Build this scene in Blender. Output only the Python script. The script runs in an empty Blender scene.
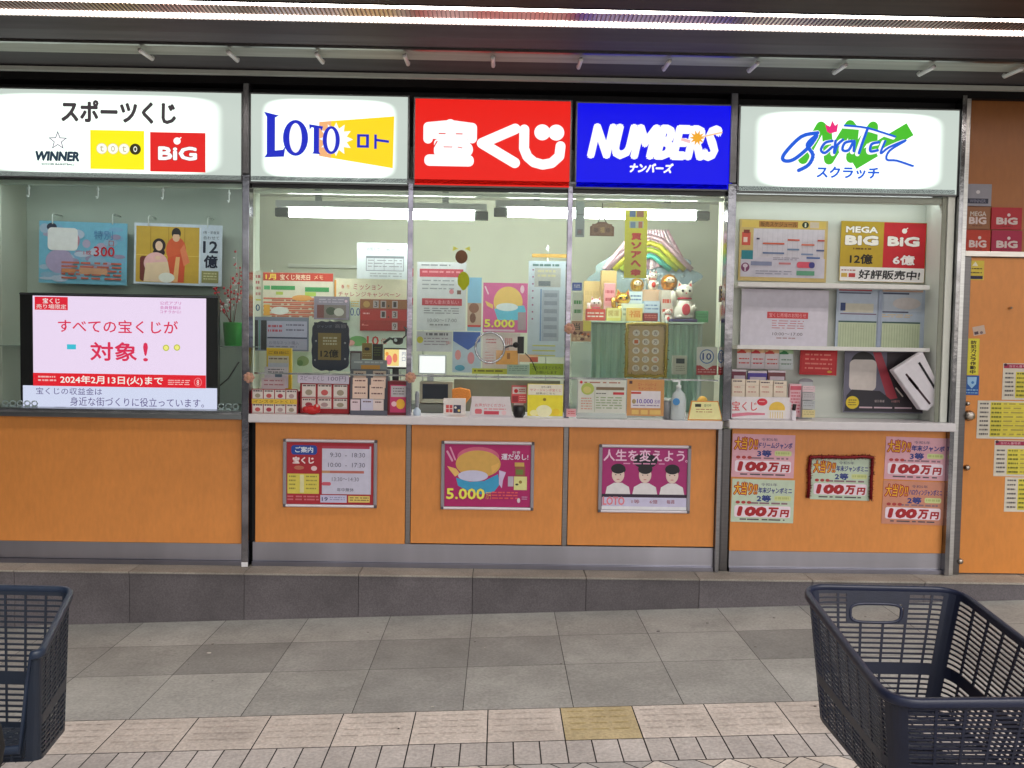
import bpy, math, random
from mathutils import Vector, Matrix
random.seed(7)
C = bpy.context.scene.collection
PI = math.pi
D, HC = 5.58, 1.45
F, YAW, PIT, ROL = 900.0, .01415, .0466, .0164

# ---------------------------------------------------------------- camera geometry
_cy, _sy = math.cos(YAW), math.sin(YAW)
_fw = Vector((_sy*math.cos(PIT), _cy*math.cos(PIT), -math.sin(PIT)))
_rt = Vector((_cy, -_sy, 0)); _up = _rt.cross(_fw)
_c, _s = math.cos(ROL), math.sin(ROL)
CR = _rt*_c + _up*_s; CU = -_rt*_s + _up*_c
CAM = Vector((0, -D, HC))
def P(u, v, Y=0.0):
    """point of the plane y=Y measured in the photograph at (u, v)"""
    d = CR*((u-512)/F) - CU*((v-384)/F) + _fw
    return CAM + d*((Y+D)/d.y)
def PZ(u, v, z):
    d = CR*((u-512)/F) - CU*((v-384)/F) + _fw
    return CAM + d*((z-HC)/d.z)
def R(u0, v0, u1, v1, Y):
    um, vm = (u0+u1)/2, (v0+v1)/2
    return P(u0, vm, Y).x, P(u1, vm, Y).x, P(um, v1, Y).z, P(um, v0, Y).z   # x0 x1 z0 z1
cam = bpy.data.objects.new('camera', bpy.data.cameras.new('camera')); C.objects.link(cam)
cam.data.sensor_width = 36; cam.data.lens = 36*F/1024; cam.data.clip_start = .05; cam.data.clip_end = 300
M = Matrix((CR, CU, -_fw)).transposed().to_4x4(); M.translation = CAM; cam.matrix_world = M
bpy.context.scene.camera = cam

# ---------------------------------------------------------------- materials
def lin(c):
    f = lambda x: x/12.92 if x <= .04045 else ((x+.055)/1.055)**2.4
    return tuple(f(x/255.0) for x in c)
MATS = {}
def mat(name, rough=.5, metal=0, emit=0, noise=0, nscale=40, bump=0, bscale=200, spec=.5, sub=0, streak=None, alpha=1, hot=False, coat=0):
    m = bpy.data.materials.new(name); m.use_nodes = True
    n, l = m.node_tree.nodes, m.node_tree.links
    b = n['Principled BSDF']
    a = n.new('ShaderNodeAttribute'); a.attribute_name = 'Col'
    col = a.outputs['Color']
    tc = n.new('ShaderNodeTexCoord')
    vec = tc.outputs['Object']
    if streak:
        mp = n.new('ShaderNodeMapping'); mp.inputs['Scale'].default_value = streak; l.new(vec, mp.inputs['Vector']); svec = mp.outputs[0]
    else: svec = vec
    if noise:
        t = n.new('ShaderNodeTexNoise'); t.inputs['Scale'].default_value = nscale; t.inputs['Detail'].default_value = 5
        l.new(svec, t.inputs['Vector'])
        r = n.new('ShaderNodeMapRange'); r.inputs['From Min'].default_value = .3; r.inputs['From Max'].default_value = .7
        r.inputs['To Min'].default_value = 1-noise; r.inputs['To Max'].default_value = 1+noise
        l.new(t.outputs['Fac'], r.inputs['Value'])
        x = n.new('ShaderNodeVectorMath'); x.operation = 'SCALE'; l.new(col, x.inputs[0]); l.new(r.outputs[0], x.inputs['Scale']); col = x.outputs[0]
    b.inputs['Roughness'].default_value = rough; b.inputs['Metallic'].default_value = metal
    b.inputs['Specular IOR Level'].default_value = spec
    if coat: b.inputs['Coat Weight'].default_value = coat; b.inputs['Coat Roughness'].default_value = .12
    if bump:
        t = n.new('ShaderNodeTexNoise'); t.inputs['Scale'].default_value = bscale; t.inputs['Detail'].default_value = 4; l.new(svec, t.inputs['Vector'])
        bp = n.new('ShaderNodeBump'); bp.inputs['Strength'].default_value = bump; bp.inputs['Distance'].default_value = .003
        l.new(t.outputs['Fac'], bp.inputs['Height']); l.new(bp.outputs[0], b.inputs['Normal'])
    if emit:
        b.inputs['Base Color'].default_value = (.02, .02, .02, 1)
        l.new(col, b.inputs['Emission Color'])
        if hot:      # back-lit panel: tubes behind the middle of the diffuser
            sp = n.new('ShaderNodeSeparateXYZ'); l.new(tc.outputs['Generated'], sp.inputs[0])
            tot = None
            for ax in ('X', 'Z'):
                q = n.new('ShaderNodeMath'); q.operation = 'MULTIPLY_ADD'; q.inputs[1].default_value = 2; q.inputs[2].default_value = -1; l.new(sp.outputs[ax], q.inputs[0])
                ab = n.new('ShaderNodeMath'); ab.operation = 'ABSOLUTE'; l.new(q.outputs[0], ab.inputs[0])
                pw = n.new('ShaderNodeMath'); pw.operation = 'POWER'; pw.inputs[1].default_value = 5 if ax == 'X' else 9; l.new(ab.outputs[0], pw.inputs[0])
                if tot is None: tot = pw.outputs[0]
                else:
                    ad = n.new('ShaderNodeMath'); ad.operation = 'ADD'; l.new(tot, ad.inputs[0]); l.new(pw.outputs[0], ad.inputs[1]); tot = ad.outputs[0]
            r = n.new('ShaderNodeMapRange'); r.interpolation_type = 'SMOOTHSTEP'
            r.inputs['From Min'].default_value = .28; r.inputs['From Max'].default_value = .55; r.inputs['To Min'].default_value = emit*1.6; r.inputs['To Max'].default_value = emit*.74
            l.new(tot, r.inputs['Value']); l.new(r.outputs[0], b.inputs['Emission Strength'])
        else: b.inputs['Emission Strength'].default_value = emit
    else: l.new(col, b.inputs['Base Color'])
    if alpha < 1: b.inputs['Alpha'].default_value = alpha
    MATS[name] = m; return m
mat('paper', .55, noise=.05, nscale=25, bump=.12, bscale=30)
mat('laminate', .3, noise=.03, nscale=30)
mat('plastic', .32)
mat('matte', .8, noise=.07, nscale=30)
mat('basket_plastic', .42, noise=.08, nscale=60, bump=.15, bscale=400)
mat('orange_laminate', .34, noise=.045, nscale=22, bump=.1, bscale=120, streak=(2.2, 1, .7))
mat('steel', .3, 1, noise=.1, nscale=9, streak=(1, 1, 14), bump=.04, bscale=20)
mat('kick_steel', .34, 1, noise=.3, nscale=1.3, streak=(1, .1, .15), bump=.03, bscale=20)
mat('display_lamp', .3, emit=24)
mat('display_lamp_weak', .3, emit=9)
mat('chrome', .15, 1, noise=.38, nscale=6, bump=.7, bscale=10)
mat('dark_metal', .33, .85, noise=.15, nscale=6, streak=(.4, 3, 3))
mat('canopy_paint', .6, .0, noise=.18, nscale=5, streak=(.25, 3, 3), spec=.2)
mat('stone', .75, noise=.2, nscale=120, bump=.4, bscale=160)
mat('paving_stone', .8, noise=.14, nscale=70, bump=.35, bscale=220)
mat('wall_paint', .7, noise=.03, nscale=4)
mat('sign_white', .3, emit=.92, hot=True)
mat('sign_colour', .45, emit=1.0, spec=.15)
mat('screen', .2, emit=1.02)
mat('lamp', .3, emit=1)
mat('foil', .25, .35, noise=.12, nscale=60, bump=.8, bscale=90)
mat('gold', .22, .8)
mat('sheer', .7, alpha=.85, noise=.12, nscale=12, streak=(6, 1, .3))
mat('clear_plastic', .08, alpha=.35)
mat('fabric', .9, noise=.15, nscale=150)
# stains of the pavement: large soft patches on top of the fine grain
def stain(mname, scale, lo, hi):
    m = MATS[mname]; n, l = m.node_tree.nodes, m.node_tree.links; b = n['Principled BSDF']
    src = b.inputs['Base Color'].links[0].from_socket
    tc = n.new('ShaderNodeTexCoord')
    t = n.new('ShaderNodeTexNoise'); t.inputs['Scale'].default_value = scale; t.inputs['Detail'].default_value = 6; t.inputs['Roughness'].default_value = .65
    l.new(tc.outputs['Object'], t.inputs['Vector'])
    r = n.new('ShaderNodeMapRange'); r.inputs['From Min'].default_value = .35; r.inputs['From Max'].default_value = .65; r.inputs['To Min'].default_value = lo; r.inputs['To Max'].default_value = hi
    l.new(t.outputs['Fac'], r.inputs['Value'])
    x = n.new('ShaderNodeVectorMath'); x.operation = 'SCALE'; l.new(src, x.inputs[0]); l.new(r.outputs[0], x.inputs['Scale']); l.new(x.outputs[0], b.inputs['Base Color'])
stain('paving_stone', 2.6, .84, 1.12); stain('stone', 2.5, .8, 1.15); stain('orange_laminate', 1.7, .93, 1.05)
# window glass: clear with a faint reflection
g = bpy.data.materials.new('window_glass'); g.use_nodes = True
n, l = g.node_tree.nodes, g.node_tree.links; n.clear()
o_ = n.new('ShaderNodeOutputMaterial'); mx = n.new('ShaderNodeMixShader'); tr = n.new('ShaderNodeBsdfTransparent'); gl = n.new('ShaderNodeBsdfGlossy'); lw = n.new('ShaderNodeFresnel')
lw.inputs['IOR'].default_value = 1.42; gl.inputs['Roughness'].default_value = .03; tr.inputs['Color'].default_value = (.95, .975, .955, 1)
l.new(lw.outputs[0], mx.inputs[0]); l.new(tr.outputs[0], mx.inputs[1]); l.new(gl.outputs[0], mx.inputs[2]); l.new(mx.outputs[0], o_.inputs[0])
MATS['window_glass'] = g

# ---------------------------------------------------------------- builders
def tag(o, label=None, cat=None, group=None, kind=None):
    if label: o['label'] = label
    if cat: o['category'] = cat
    if group: o['group'] = group
    if kind: o['kind'] = kind
    return o
def wloc(p):
    v = Vector((0, 0, 0))
    while p is not None: v = v + p.location; p = p.parent
    return v
class MB:
    def __init__(s): s.v = []; s.f = []; s.c = []; s.s = []
    def add(s, vs, fs, col, smooth=False):
        k = len(s.v); s.v += [Vector(v) for v in vs]; lc = lin(col)
        for f in fs: s.f.append([i+k for i in f]); s.c.append(lc); s.s.append(smooth)
    def box(s, x0, x1, y0, y1, z0, z1, col):
        vs = [(x, y, z) for x in (x0, x1) for y in (y0, y1) for z in (z0, z1)]
        s.add(vs, [(0,1,3,2), (4,6,7,5), (0,4,5,1), (2,3,7,6), (0,2,6,4), (1,5,7,3)], col); return s
    def prism(s, pts, y0, y1, col):       # outline in x,z extruded along y
        n = len(pts); vs = [(x, y0, z) for x, z in pts]+[(x, y1, z) for x, z in pts]
        s.add(vs, [list(range(n)), list(range(2*n-1, n-1, -1))]+[(i, i+n, (i+1) % n+n, (i+1) % n) for i in range(n)], col); return s
    def prof(s, pts, x0, x1, col):        # outline in y,z extruded along x
        n = len(pts); vs = [(x0, y, z) for y, z in pts]+[(x1, y, z) for y, z in pts]
        s.add(vs, [list(range(n)), list(range(2*n-1, n-1, -1))]+[(i, i+n, (i+1) % n+n, (i+1) % n) for i in range(n)], col); return s
    def tube(s, path, r, col, n=8, closed=False, smooth=True):
        path = [Vector(p) for p in path]; m = len(path); rings = []; up = None
        for i, p in enumerate(path):
            a = path[i-1] if (i or closed) else p; b = path[(i+1) % m] if (i < m-1 or closed) else p
            t = (b-a).normalized()
            if up is None: up = Vector((0, 0, 1)) if abs(t.z) < .9 else Vector((0, 1, 0))
            x = t.cross(up).normalized(); y = x.cross(t).normalized(); up = y
            rr = r[i] if isinstance(r, (list, tuple)) else r
            rings.append([p + (x*math.cos(2*PI*k/n)+y*math.sin(2*PI*k/n))*rr for k in range(n)])
        vs = [q for rg in rings for q in rg]; fs = []
        for i in range(m if closed else m-1):
            j = (i+1) % m
            for k in range(n): fs.append((i*n+k, i*n+(k+1) % n, j*n+(k+1) % n, j*n+k))
        if not closed: fs += [list(range(n-1, -1, -1)), [(m-1)*n+k for k in range(n)]]
        s.add(vs, fs, col, smooth); return s
    def lathe(s, cx, cy, prof, col, n=20, smooth=True, axis='z', sy=1):
        vs = []; m = len(prof)
        for r, z in prof:
            for k in range(n):
                a = 2*PI*k/n
                if axis == 'z': vs.append((cx+r*math.cos(a), cy+r*math.sin(a)*sy, z))
                else: vs.append((cx+r*math.cos(a), z, cy+r*math.sin(a)))       # axis y: cy is z centre
        fs = [(i*n+k, i*n+(k+1) % n, (i+1)*n+(k+1) % n, (i+1)*n+k) for i in range(m-1) for k in range(n)]
        fs += [list(range(n-1, -1, -1)), [(m-1)*n+k for k in range(n)]]
        s.add(vs, fs, col, smooth); return s
    def ball(s, c, rx, ry, rz, col, n=14):
        m = 8; cx, cy, cz = c; vs = []; fs = []
        for i in range(m+1):
            th = PI*i/m
            for k in range(n):
                a = 2*PI*k/n; q = max(math.sin(th), 1e-3); vs.append((cx+rx*q*math.cos(a), cy+ry*q*math.sin(a), cz-rz*math.cos(th)))
        for i in range(m):
            for k in range(n): fs.append((i*n+k, i*n+(k+1) % n, (i+1)*n+(k+1) % n, (i+1)*n+k))
        s.add(vs, fs, col, True); return s
    def build(s, name, material, parent=None, label=None, cat=None, group=None, kind=None, bevel=0, at=None, lean=0):
        xs = [v.x for v in s.v]; ys = [v.y for v in s.v]; zs = [v.z for v in s.v]
        o0 = Vector(at) if at else Vector(((min(xs)+max(xs))/2, (min(ys)+max(ys))/2, min(zs)))
        me = bpy.data.meshes.new(name)
        me.from_pydata([v-o0 for v in s.v], [], s.f)
        ca = me.color_attributes.new('Col', 'FLOAT_COLOR', 'CORNER')
        buf = []
        for p, c in zip(me.polygons, s.c): buf += [c[0], c[1], c[2], 1.0]*p.loop_total
        ca.data.foreach_set('color', buf)
        me.polygons.foreach_set('use_smooth', s.s)
        me.materials.append(MATS[material]); me.update()
        o = bpy.data.objects.new(name, me); C.objects.link(o)
        o.location = o0 - wloc(parent)
        if parent is not None: o.parent = parent
        if lean: o.rotation_euler.x = lean
        if bevel:
            b = o.modifiers.new('bevel', 'BEVEL'); b.width = bevel; b.segments = 2; b.limit_method = 'ANGLE'
        return tag(o, label, cat, group, kind)
def thing(name, label, cat, loc, group=None, kind=None):
    o = bpy.data.objects.new(name, None); C.objects.link(o); o.location = loc; o.empty_display_size = .05
    return tag(o, label, cat, group, kind)

_tc = {}
def glyphs(txt, bold, shear):
    k = (txt, bold, shear)
    if k not in _tc:
        cu = bpy.data.curves.new('t', 'FONT'); cu.body = txt; cu.offset = bold; cu.resolution_u = 2; cu.shear = shear
        ob = bpy.data.objects.new('t', cu); me = bpy.data.meshes.new_from_object(ob)
        vs = [(v.co.x, v.co.y) for v in me.vertices]; fs = [list(p.vertices) for p in me.polygons]
        bpy.data.objects.remove(ob); bpy.data.curves.remove(cu); bpy.data.meshes.remove(me)
        x0 = min(v[0] for v in vs); x1 = max(v[0] for v in vs); y0 = min(v[1] for v in vs); y1 = max(v[1] for v in vs)
        _tc[k] = ([((x-x0)/(x1-x0), (y-y0)/(y1-y0)) for x, y in vs], fs)
    return _tc[k]
class Canvas:
    """a flat printed thing: u,v are measured in photo pixels inside its own rectangle"""
    def __init__(s, u0, v0, u1, v1, Y, bg, t=.003, back=None, rot=0):
        s.r = (u0, v0, u1, v1); s.x0, s.x1, s.z0, s.z1 = R(u0, v0, u1, v1, Y); s.Y = Y; s.k = 0; s.mb = MB(); s.rot = math.radians(rot)
        s.sx = (s.x1-s.x0)/(u1-u0); s.sz = (s.z1-s.z0)/(v1-v0)
        s.mb.box(s.x0, s.x1, Y, Y+t, s.z0, s.z1, back or bg)
        if back: s.rect(u0, v0, u1, v1, bg)
    def p(s, u, v): return (s.x0+(u-s.r[0])*s.sx, s.z1-(v-s.r[1])*s.sz)
    def face(s, pts, col, lift=True):
        if lift: s.k += 1
        y = s.Y-.00012*s.k-.0002
        pts = [s.p(u, v) for u, v in pts]
        a = sum(pts[i][0]*pts[(i+1) % len(pts)][1]-pts[(i+1) % len(pts)][0]*pts[i][1] for i in range(len(pts)))
        if a < 0: pts = pts[::-1]
        s.mb.add([(x, y, z) for x, z in pts], [list(range(len(pts)))], col); return s
    def rect(s, u0, v0, u1, v1, col): return s.face([(u0, v0), (u1, v0), (u1, v1), (u0, v1)], col)
    def ell(s, cu, cv, ru, rv, col, n=28): return s.face([(cu+ru*math.cos(2*PI*k/n), cv+rv*math.sin(2*PI*k/n)) for k in range(n)], col)
    def rrect(s, u0, v0, u1, v1, r, col):
        pts = []
        for cx, cy, a in ((u1-r, v1-r, 0), (u0+r, v1-r, 90), (u0+r, v0+r, 180), (u1-r, v0+r, 270)):
            for k in range(5): t = math.radians(a+k*22.5); pts.append((cx+r*math.cos(t), cy+r*math.sin(t)))
        return s.face(pts, col)
    def stroke(s, pts, w, col, cap=True):
        for (a, b) in zip(pts[:-1], pts[1:]):
            dx, dy = b[0]-a[0], b[1]-a[1]; L = math.hypot(dx, dy) or 1; nx, ny = -dy/L*w/2, dx/L*w/2
            s.face([(a[0]+nx, a[1]+ny), (b[0]+nx, b[1]+ny), (b[0]-nx, b[1]-ny), (a[0]-nx, a[1]-ny)], col)
        if cap:
            for q in pts: s.ell(q[0], q[1], w/2, w/2, col, 16)
        return s
    def text(s, txt, u0, v0, u1, v1, col, bold=0.0, shear=0.0, edge=None, ew=.03):
        if edge is not None:
            m = ew*(u1-u0)/max(1, len(txt)); s.text(txt, u0-m, v0-m, u1+m, v1+m, edge, bold+ew, shear)
        vs, fs = glyphs(txt, 0.0, shear); s.k += 1
        em = (u1-u0)/max(1.0, sum(1.0 if ord(ch) > 255 else .58 for ch in txt)); b = min(bold*em*.62, (v1-v0)*.12)
        u0, u1, v0, v1 = u0+b, u1-b, v0+b, v1-b
        dirs = [(0, 0)] if b < .08 else ([(math.cos(k*PI/2)*b, math.sin(k*PI/2)*b) for k in range(4)] if bold < .045 else [(math.cos(k*PI/4)*b, math.sin(k*PI/4)*b) for k in range(8)]+[(0, 0)])
        for i, (du, dv) in enumerate(dirs):
            y = s.Y-.00012*s.k-.0002-.00001*i
            q = [s.p(u0+a*(u1-u0)+du, v1-w_*(v1-v0)+dv) for a, w_ in vs]
            s.mb.add([(x, y, z) for x, z in q], fs, col)
        return s
    def lines(s, u0, v0, u1, v1, n, col, h=.45, gap=.25):     # print too small to read
        s.k += 1; k = s.k
        for i in range(n):
            v = v0+(v1-v0)*i/n; hh = (v1-v0)/n*h; u = u0
            while u < u1-.5:
                w = random.uniform(.06, .3)*(u1-u0); e = min(u+w, u1)
                s.k = k-1; s.face([(u, v), (e, v), (e, v+hh), (u, v+hh)], col); u = e+random.uniform(.02, .08)*(u1-u0)
        s.k = k; return s
    def done(s, name, label=None, cat=None, group=None, parent=None, kind='paper', lean=0, bevel=0):
        if s.rot:
            cx, cz = (s.x0+s.x1)/2, (s.z0+s.z1)/2; c, q = math.cos(s.rot), math.sin(s.rot)
            for v in s.mb.v: dx, dz = v.x-cx, v.z-cz; v.x = cx+dx*c-dz*q; v.z = cz+dx*q+dz*c
        return s.mb.build(name, kind, parent, label, cat, group, lean=lean, bevel=bevel)
def pbox(u0, v0, u1, v1, y0, y1, col, name, material, parent=None, bevel=0, **kw):
    x0, x1, z0, z1 = R(u0, v0, u1, v1, y0); return MB().box(x0, x1, y0, y1, z0, z1, col).build(name, material, parent, bevel=bevel, **kw)

WHITE = (235, 235, 235); BLACK = (20, 20, 22); RED = (205, 25, 35); ORANGE = (222, 144, 74)
WORLD, SUN, EXPO = .13, 1.15, 0.12
mat('strip_lamp', .3, emit=22); mat('tube_lamp', .3, emit=42); mat('peg', .3, spec=.8)
mat('tinsel', .3, .5); mat('bottle_plastic', .15, alpha=.75)
mat('lens', .03, alpha=.12)
# ================================================================ THE SETTING
GB = .0385
def gz(x): return -.205 + GB*x
def floor_sheet(mb, x0, x1, y0, y1, col, dz=0.0):
    mb.add([(x0, y0, gz(x0)+dz), (x1, y0, gz(x1)+dz), (x1, y1, gz(x1)+dz), (x0, y1, gz(x0)+dz)], [(0, 1, 2, 3)], col)
m = MB(); floor_sheet(m, -60, 60, -70, .2, (62, 60, 60)); m.build('ground', 'matte', kind='structure', at=(0, 0, gz(0)))
def rowY(v):     # depth of a joint seen at (480, v)
    return PZ(480, v, -.205).y
yK = -.18
Ya, Yb, Yc, Yd, Ye = [rowY(v) for v in (638, 667, 710.5, 743.5, 766.5)]
m = MB(); rnd = random.Random(3)
def tile(x0, x1, y0, y1, col, gap=.004, j=.06):
    k = 1+rnd.uniform(-j, j); cc = tuple(min(255, c*k) for c in col)
    floor_sheet(m, x0+gap/2, x1-gap/2, y0+gap/2, y1-gap/2, cc, .005)
W1 = .497; x00 = P(472.5, 614, yK).x
darkset = {(1, -1), (1, 0), (2, -1), (1, -3), (1, -2), (1, 3)}
for r, (ya, yb) in enumerate(((yK, Ya), (Ya, Yb), (Yb, Yc))):
    for k in range(-14, 14):
        base = (157, 157, 154) if (r, k) not in darkset else (140, 140, 138)
        tile(x00+k*W1, x00+(k+1)*W1, yb, ya, base, .0035, .06)
W2 = .323; x01 = P(488, 711, Yc).x
for k in range(-20, 21):
    tile(x01+k*W2, x01+(k+1)*W2, Yd, Yc, (196, 187, 180) if k != 1 else (190, 174, 136), .005, .05)
    for q in range(3): tile(x01+k*W2+q*W2/3, x01+k*W2+(q+1)*W2/3, Ye, Yd, (184, 178, 175), .0055, .05)
m.build('paving_slabs', 'paving_stone', kind='structure', at=(0, 0, gz(0)))
# old chewing gum and drips trodden into the slabs
mb = MB()
for k in range(70):
    x, y = rnd.uniform(-3.2, 3.2), rnd.uniform(-3.2, -.3); r = rnd.uniform(.004, .012); n_ = 9; c_ = rnd.choice([(90, 88, 84), (112, 108, 102), (178, 174, 166), (80, 76, 74)])
    pts = [(x+r*rnd.uniform(.7, 1.1)*math.cos(2*PI*i/n_), y+r*rnd.uniform(.7, 1.1)*math.sin(2*PI*i/n_)) for i in range(n_)]
    mb.add([(a_, b_, gz(a_)+.0082) for a_, b_ in pts], [list(range(n_))], c_)
mb.build('gum_spots', 'paving_stone', kind='stuff', at=(0, 0, gz(0)), label='small dark and pale gum spots trodden into the paving', cat='gum spots')
# raised bars worn nearly flat on the guide tiles
mb = MB()
for k in range(-20, 21):
    for i in range(4):
        y = Yc-.045-i*.062; a = x01+k*W2+.03
        for b in range(3):
            xa = a+b*.092
            floor_sheet(mb, xa, xa+.07, y-.006, y, (182, 172, 165) if k != 1 else (178, 160, 105), .0075)
mb.build('guide_bars', 'paving_stone', kind='structure', at=(0, 0, gz(0)))
# blocks laid on the diagonal in the foreground
m = MB(); a = .2
def clipy(q, lim):
    out = []
    for i in range(len(q)):
        a_, b_ = q[i], q[(i+1) % len(q)]
        if a_[1] <= lim: out.append(a_)
        if (a_[1] <= lim) != (b_[1] <= lim):
            t = (lim-a_[1])/(b_[1]-a_[1]); out.append((a_[0]+(b_[0]-a_[0])*t, lim))
    return out
U = .1; s45 = math.sqrt(.5); cols = [(198, 188, 180), (206, 197, 190), (176, 172, 170)]
for i in range(-75, 76):
    for j in range(-75, 76):
        dd = (i-j) % 4
        if dd == 0: w_, h_ = 2, 1
        elif dd == 3: w_, h_ = 1, 2
        else: continue
        g2 = .0025; q = [(i*U+g2, j*U+g2), ((i+w_)*U-g2, j*U+g2), ((i+w_)*U-g2, (j+h_)*U-g2), (i*U+g2, (j+h_)*U-g2)]
        q = [(x*s45-y*s45, x*s45+y*s45-5.6) for x, y in q]
        if min(y for x, y in q) > Ye or max(y for x, y in q) < -9.5 or abs(q[0][0]) > 5.8: continue
        q = clipy(q, Ye-.003)
        if len(q) < 3: continue
        k = rnd.uniform(.94, 1.04); cc = tuple(min(255, c*k) for c in rnd.choice(cols))
        m.add([(x, y, gz(x)+.005) for x, y in q], [list(range(len(q)))], cc)
m.build('block_paving', 'paving_stone', kind='structure', at=(0, 0, gz(0)))

# plinth the booth stands on
m = MB(); xs = [-6.0]; x = P(244, 600, yK).x-.69*6
xj = [x+.69*k for k in range(0, 22)]
xj = [-6]+[q for q in xj if -5.9 < q < 5.9]+[6]
for xa, xb in zip(xj[:-1], xj[1:]):
    k = rnd.uniform(.92, 1.06); c1 = tuple(c*k for c in (96, 91, 95)); c2 = tuple(c*k for c in (150, 144, 136))
    m.box(xa+.0012, xb-.0012, yK, yK+.03, -.6, .019, c1)
    m.box(xa+.002, xb-.002, yK-.008, .06, .019, .031, c2)
m.box(-6, 6, yK+.012, 3.0, -.6, .017, (50, 48, 48))
m.build('plinth', 'stone', kind='structure', bevel=.002)

# ================================================================ THE BOOTH
BX0, BX1 = -3.6, 5.0
booth = thing('lottery_booth', 'long lottery ticket booth with orange panels, white counters and steel trim under the canopy', 'booth', (0, 0, 0))
def bpart(mb, name, material, bevel=0, parent=booth, label=None): return mb.build(name, material, parent, bevel=bevel, label=label)
xL = P(245.3, 330, -.045).x; xR = P(729, 330, -.045).x; xE = P(953.6, 400, -.045).x           # posts
zc = .93
# orange panels
c0, c1 = P(408.5, 450).x, P(566, 450).x
for (xa, xb, zb, zt) in ((BX0, xL-.022, .166, .952), (xL+.052, c0-.018, .178, .93), (c0+.018, c1-.018, .184, .93), (c1+.018, xR-.05, .185, .93), (P(730.5, 500).x, xE-.016, .163, .937)):
    bpart(MB().box(xa, xb, 0, .03, zb, zt, ORANGE), 'front_panel', 'orange_laminate', .002)
# dark recess behind the panels, kick plates
bpart(MB().box(BX0, xE, .045, .075, .031, .92, (30, 30, 32)), 'inner_frame', 'matte')
for (xa, xb, zt) in ((BX0, xL-.026, .164), (xL+.035, xR-.05, .177), (P(729, 560).x, xE-.016, .161)):
    k = bpart(MB().box(xa, xb, .006, .04, .06, zt, (180, 180, 192)), 'kick_plate', 'kick_steel')
    bpart(MB().box(xa, xb, -.012, .04, .032, .058, (150, 150, 164)), 'base_rail', 'kick_steel')
for xx in (c0, c1): bpart(MB().box(xx-.014, xx+.014, .006, .04, .18, .925, (150, 146, 146)), 'joint_strip', 'steel')
bpart(MB().box(xR-.05, xR-.0, .012, .045, .033, .92, (96, 96, 100)), 'joint_strip', 'steel')
# posts
for xx, w in ((xL, .0215), (xR-.002, .026)):
    bpart(MB().box(xx-w, xx+w, -.045, .05, .033 if xx == xL else .985, 2.44, (140, 140, 148)), 'post', 'chrome', .003)
    bpart(MB().box(xx-w*.8, xx+w*.8, -.045, .05, 2.445, 2.985, (120, 120, 124)), 'post', 'dark_metal', .003)
bpart(MB().box(xR-.046, xR-.02, -.03, .04, .032, .93, (150, 150, 155)), 'post', 'steel', .003)
bpart(MB().box(xE-.015, xE+.014, -.045, .05, .032, 3.0, (150, 150, 154)), 'post', 'chrome', .003)
bpart(MB().box(xE+.017, xE+.047, -.03, .05, .032, 3.0, (200, 200, 200)), 'post', 'steel', .003)
bpart(MB().box(xL-.02, xL+.02, -.05, -.046, .034, .062, (230, 230, 235)), 'post_foot', 'laminate', .001)
bpart(MB().box(xR-.002, P(729, 500).x, .008, .044, .033, .93, (110, 108, 110)), 'joint_strip', 'steel')
# counters
for (xa, xb, z0, z1, y0, y1) in ((xL+.026, xR-.03, .933, .984, -.075, .5), (xR+.01, xE+.004, .94, .992, -.08, .3)):
    bpart(MB().box(xa, xb, y0, y1, z0, z1, (226, 222, 226)), 'counter', 'laminate', .006)
zs0, zs1 = P(120, 417.3).z, P(120, 409).z
bpart(MB().box(BX0, xL-.024, -.04, .62, zs0, zs1, (150, 155, 158)), 'display_sill', 'steel', .003)
bpart(MB().box(BX0, xL-.024, -.05, -.03, zs1-.022, zs1-.006, (205, 210, 212)), 'sill_edge', 'chrome', .002)
# mullions and glass frames
zg = P(480, 375.5, .03).z
for u in (409.5, 568.5):
    xx = P(u, 300, -.028).x
    bpart(MB().box(xx-.016, xx+.016, -.028, .045, .985, 2.415, (172, 168, 185)), 'mullion', 'chrome', .003)
hz0, hz1 = 2.36, 2.435
bpart(MB().box(xL+.024, xR-.03, -.03, .0, 2.405, 2.437, (120, 120, 125)), 'header_rail', 'chrome', .003)
bpart(MB().box(xL+.024, xR-.03, .0, .04, 2.372, 2.402, (70, 70, 72)), 'header_rail', 'dark_metal', .002)
bpart(MB().box(xL+.024, xR-.03, .045, .07, 2.345, 2.365, (215, 225, 205)), 'header_rail', 'laminate', .002)
bpart(MB().box(xR+.026, xE-.032, -.03, .0, 2.40, 2.432, (120, 120, 125)), 'header_rail', 'chrome', .003)
bpart(MB().box(BX0, xL-.024, -.03, .0, 2.395, 2.437, (100, 100, 104)), 'header_rail', 'dark_metal', .003)
bpart(MB().box(BX0, xL-.024, .01, .05, 2.365, 2.39, (205, 222, 210)), 'header_rail', 'laminate', .003)
xm = [xL+.024, P(409.5, 300).x, P(568.5, 300).x, xR-.028]
for a_, b_ in zip(xm[:-1], xm[1:]):
    w = bpart(MB().box(a_+.017, b_-.017, .012, .018, zg, 2.37, (255, 255, 255)), 'window_pane', 'window_glass')
    MB().box(a_+.017, b_-.017, .006, .024, zg-.012, zg-.001, (190, 195, 195)).build('pane_edge', 'chrome', w)
bpart(MB().box(BX0, xL-.036, .002, .008, zs1+.001, 2.39, (255, 255, 255)), 'window_pane', 'window_glass')
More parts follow.
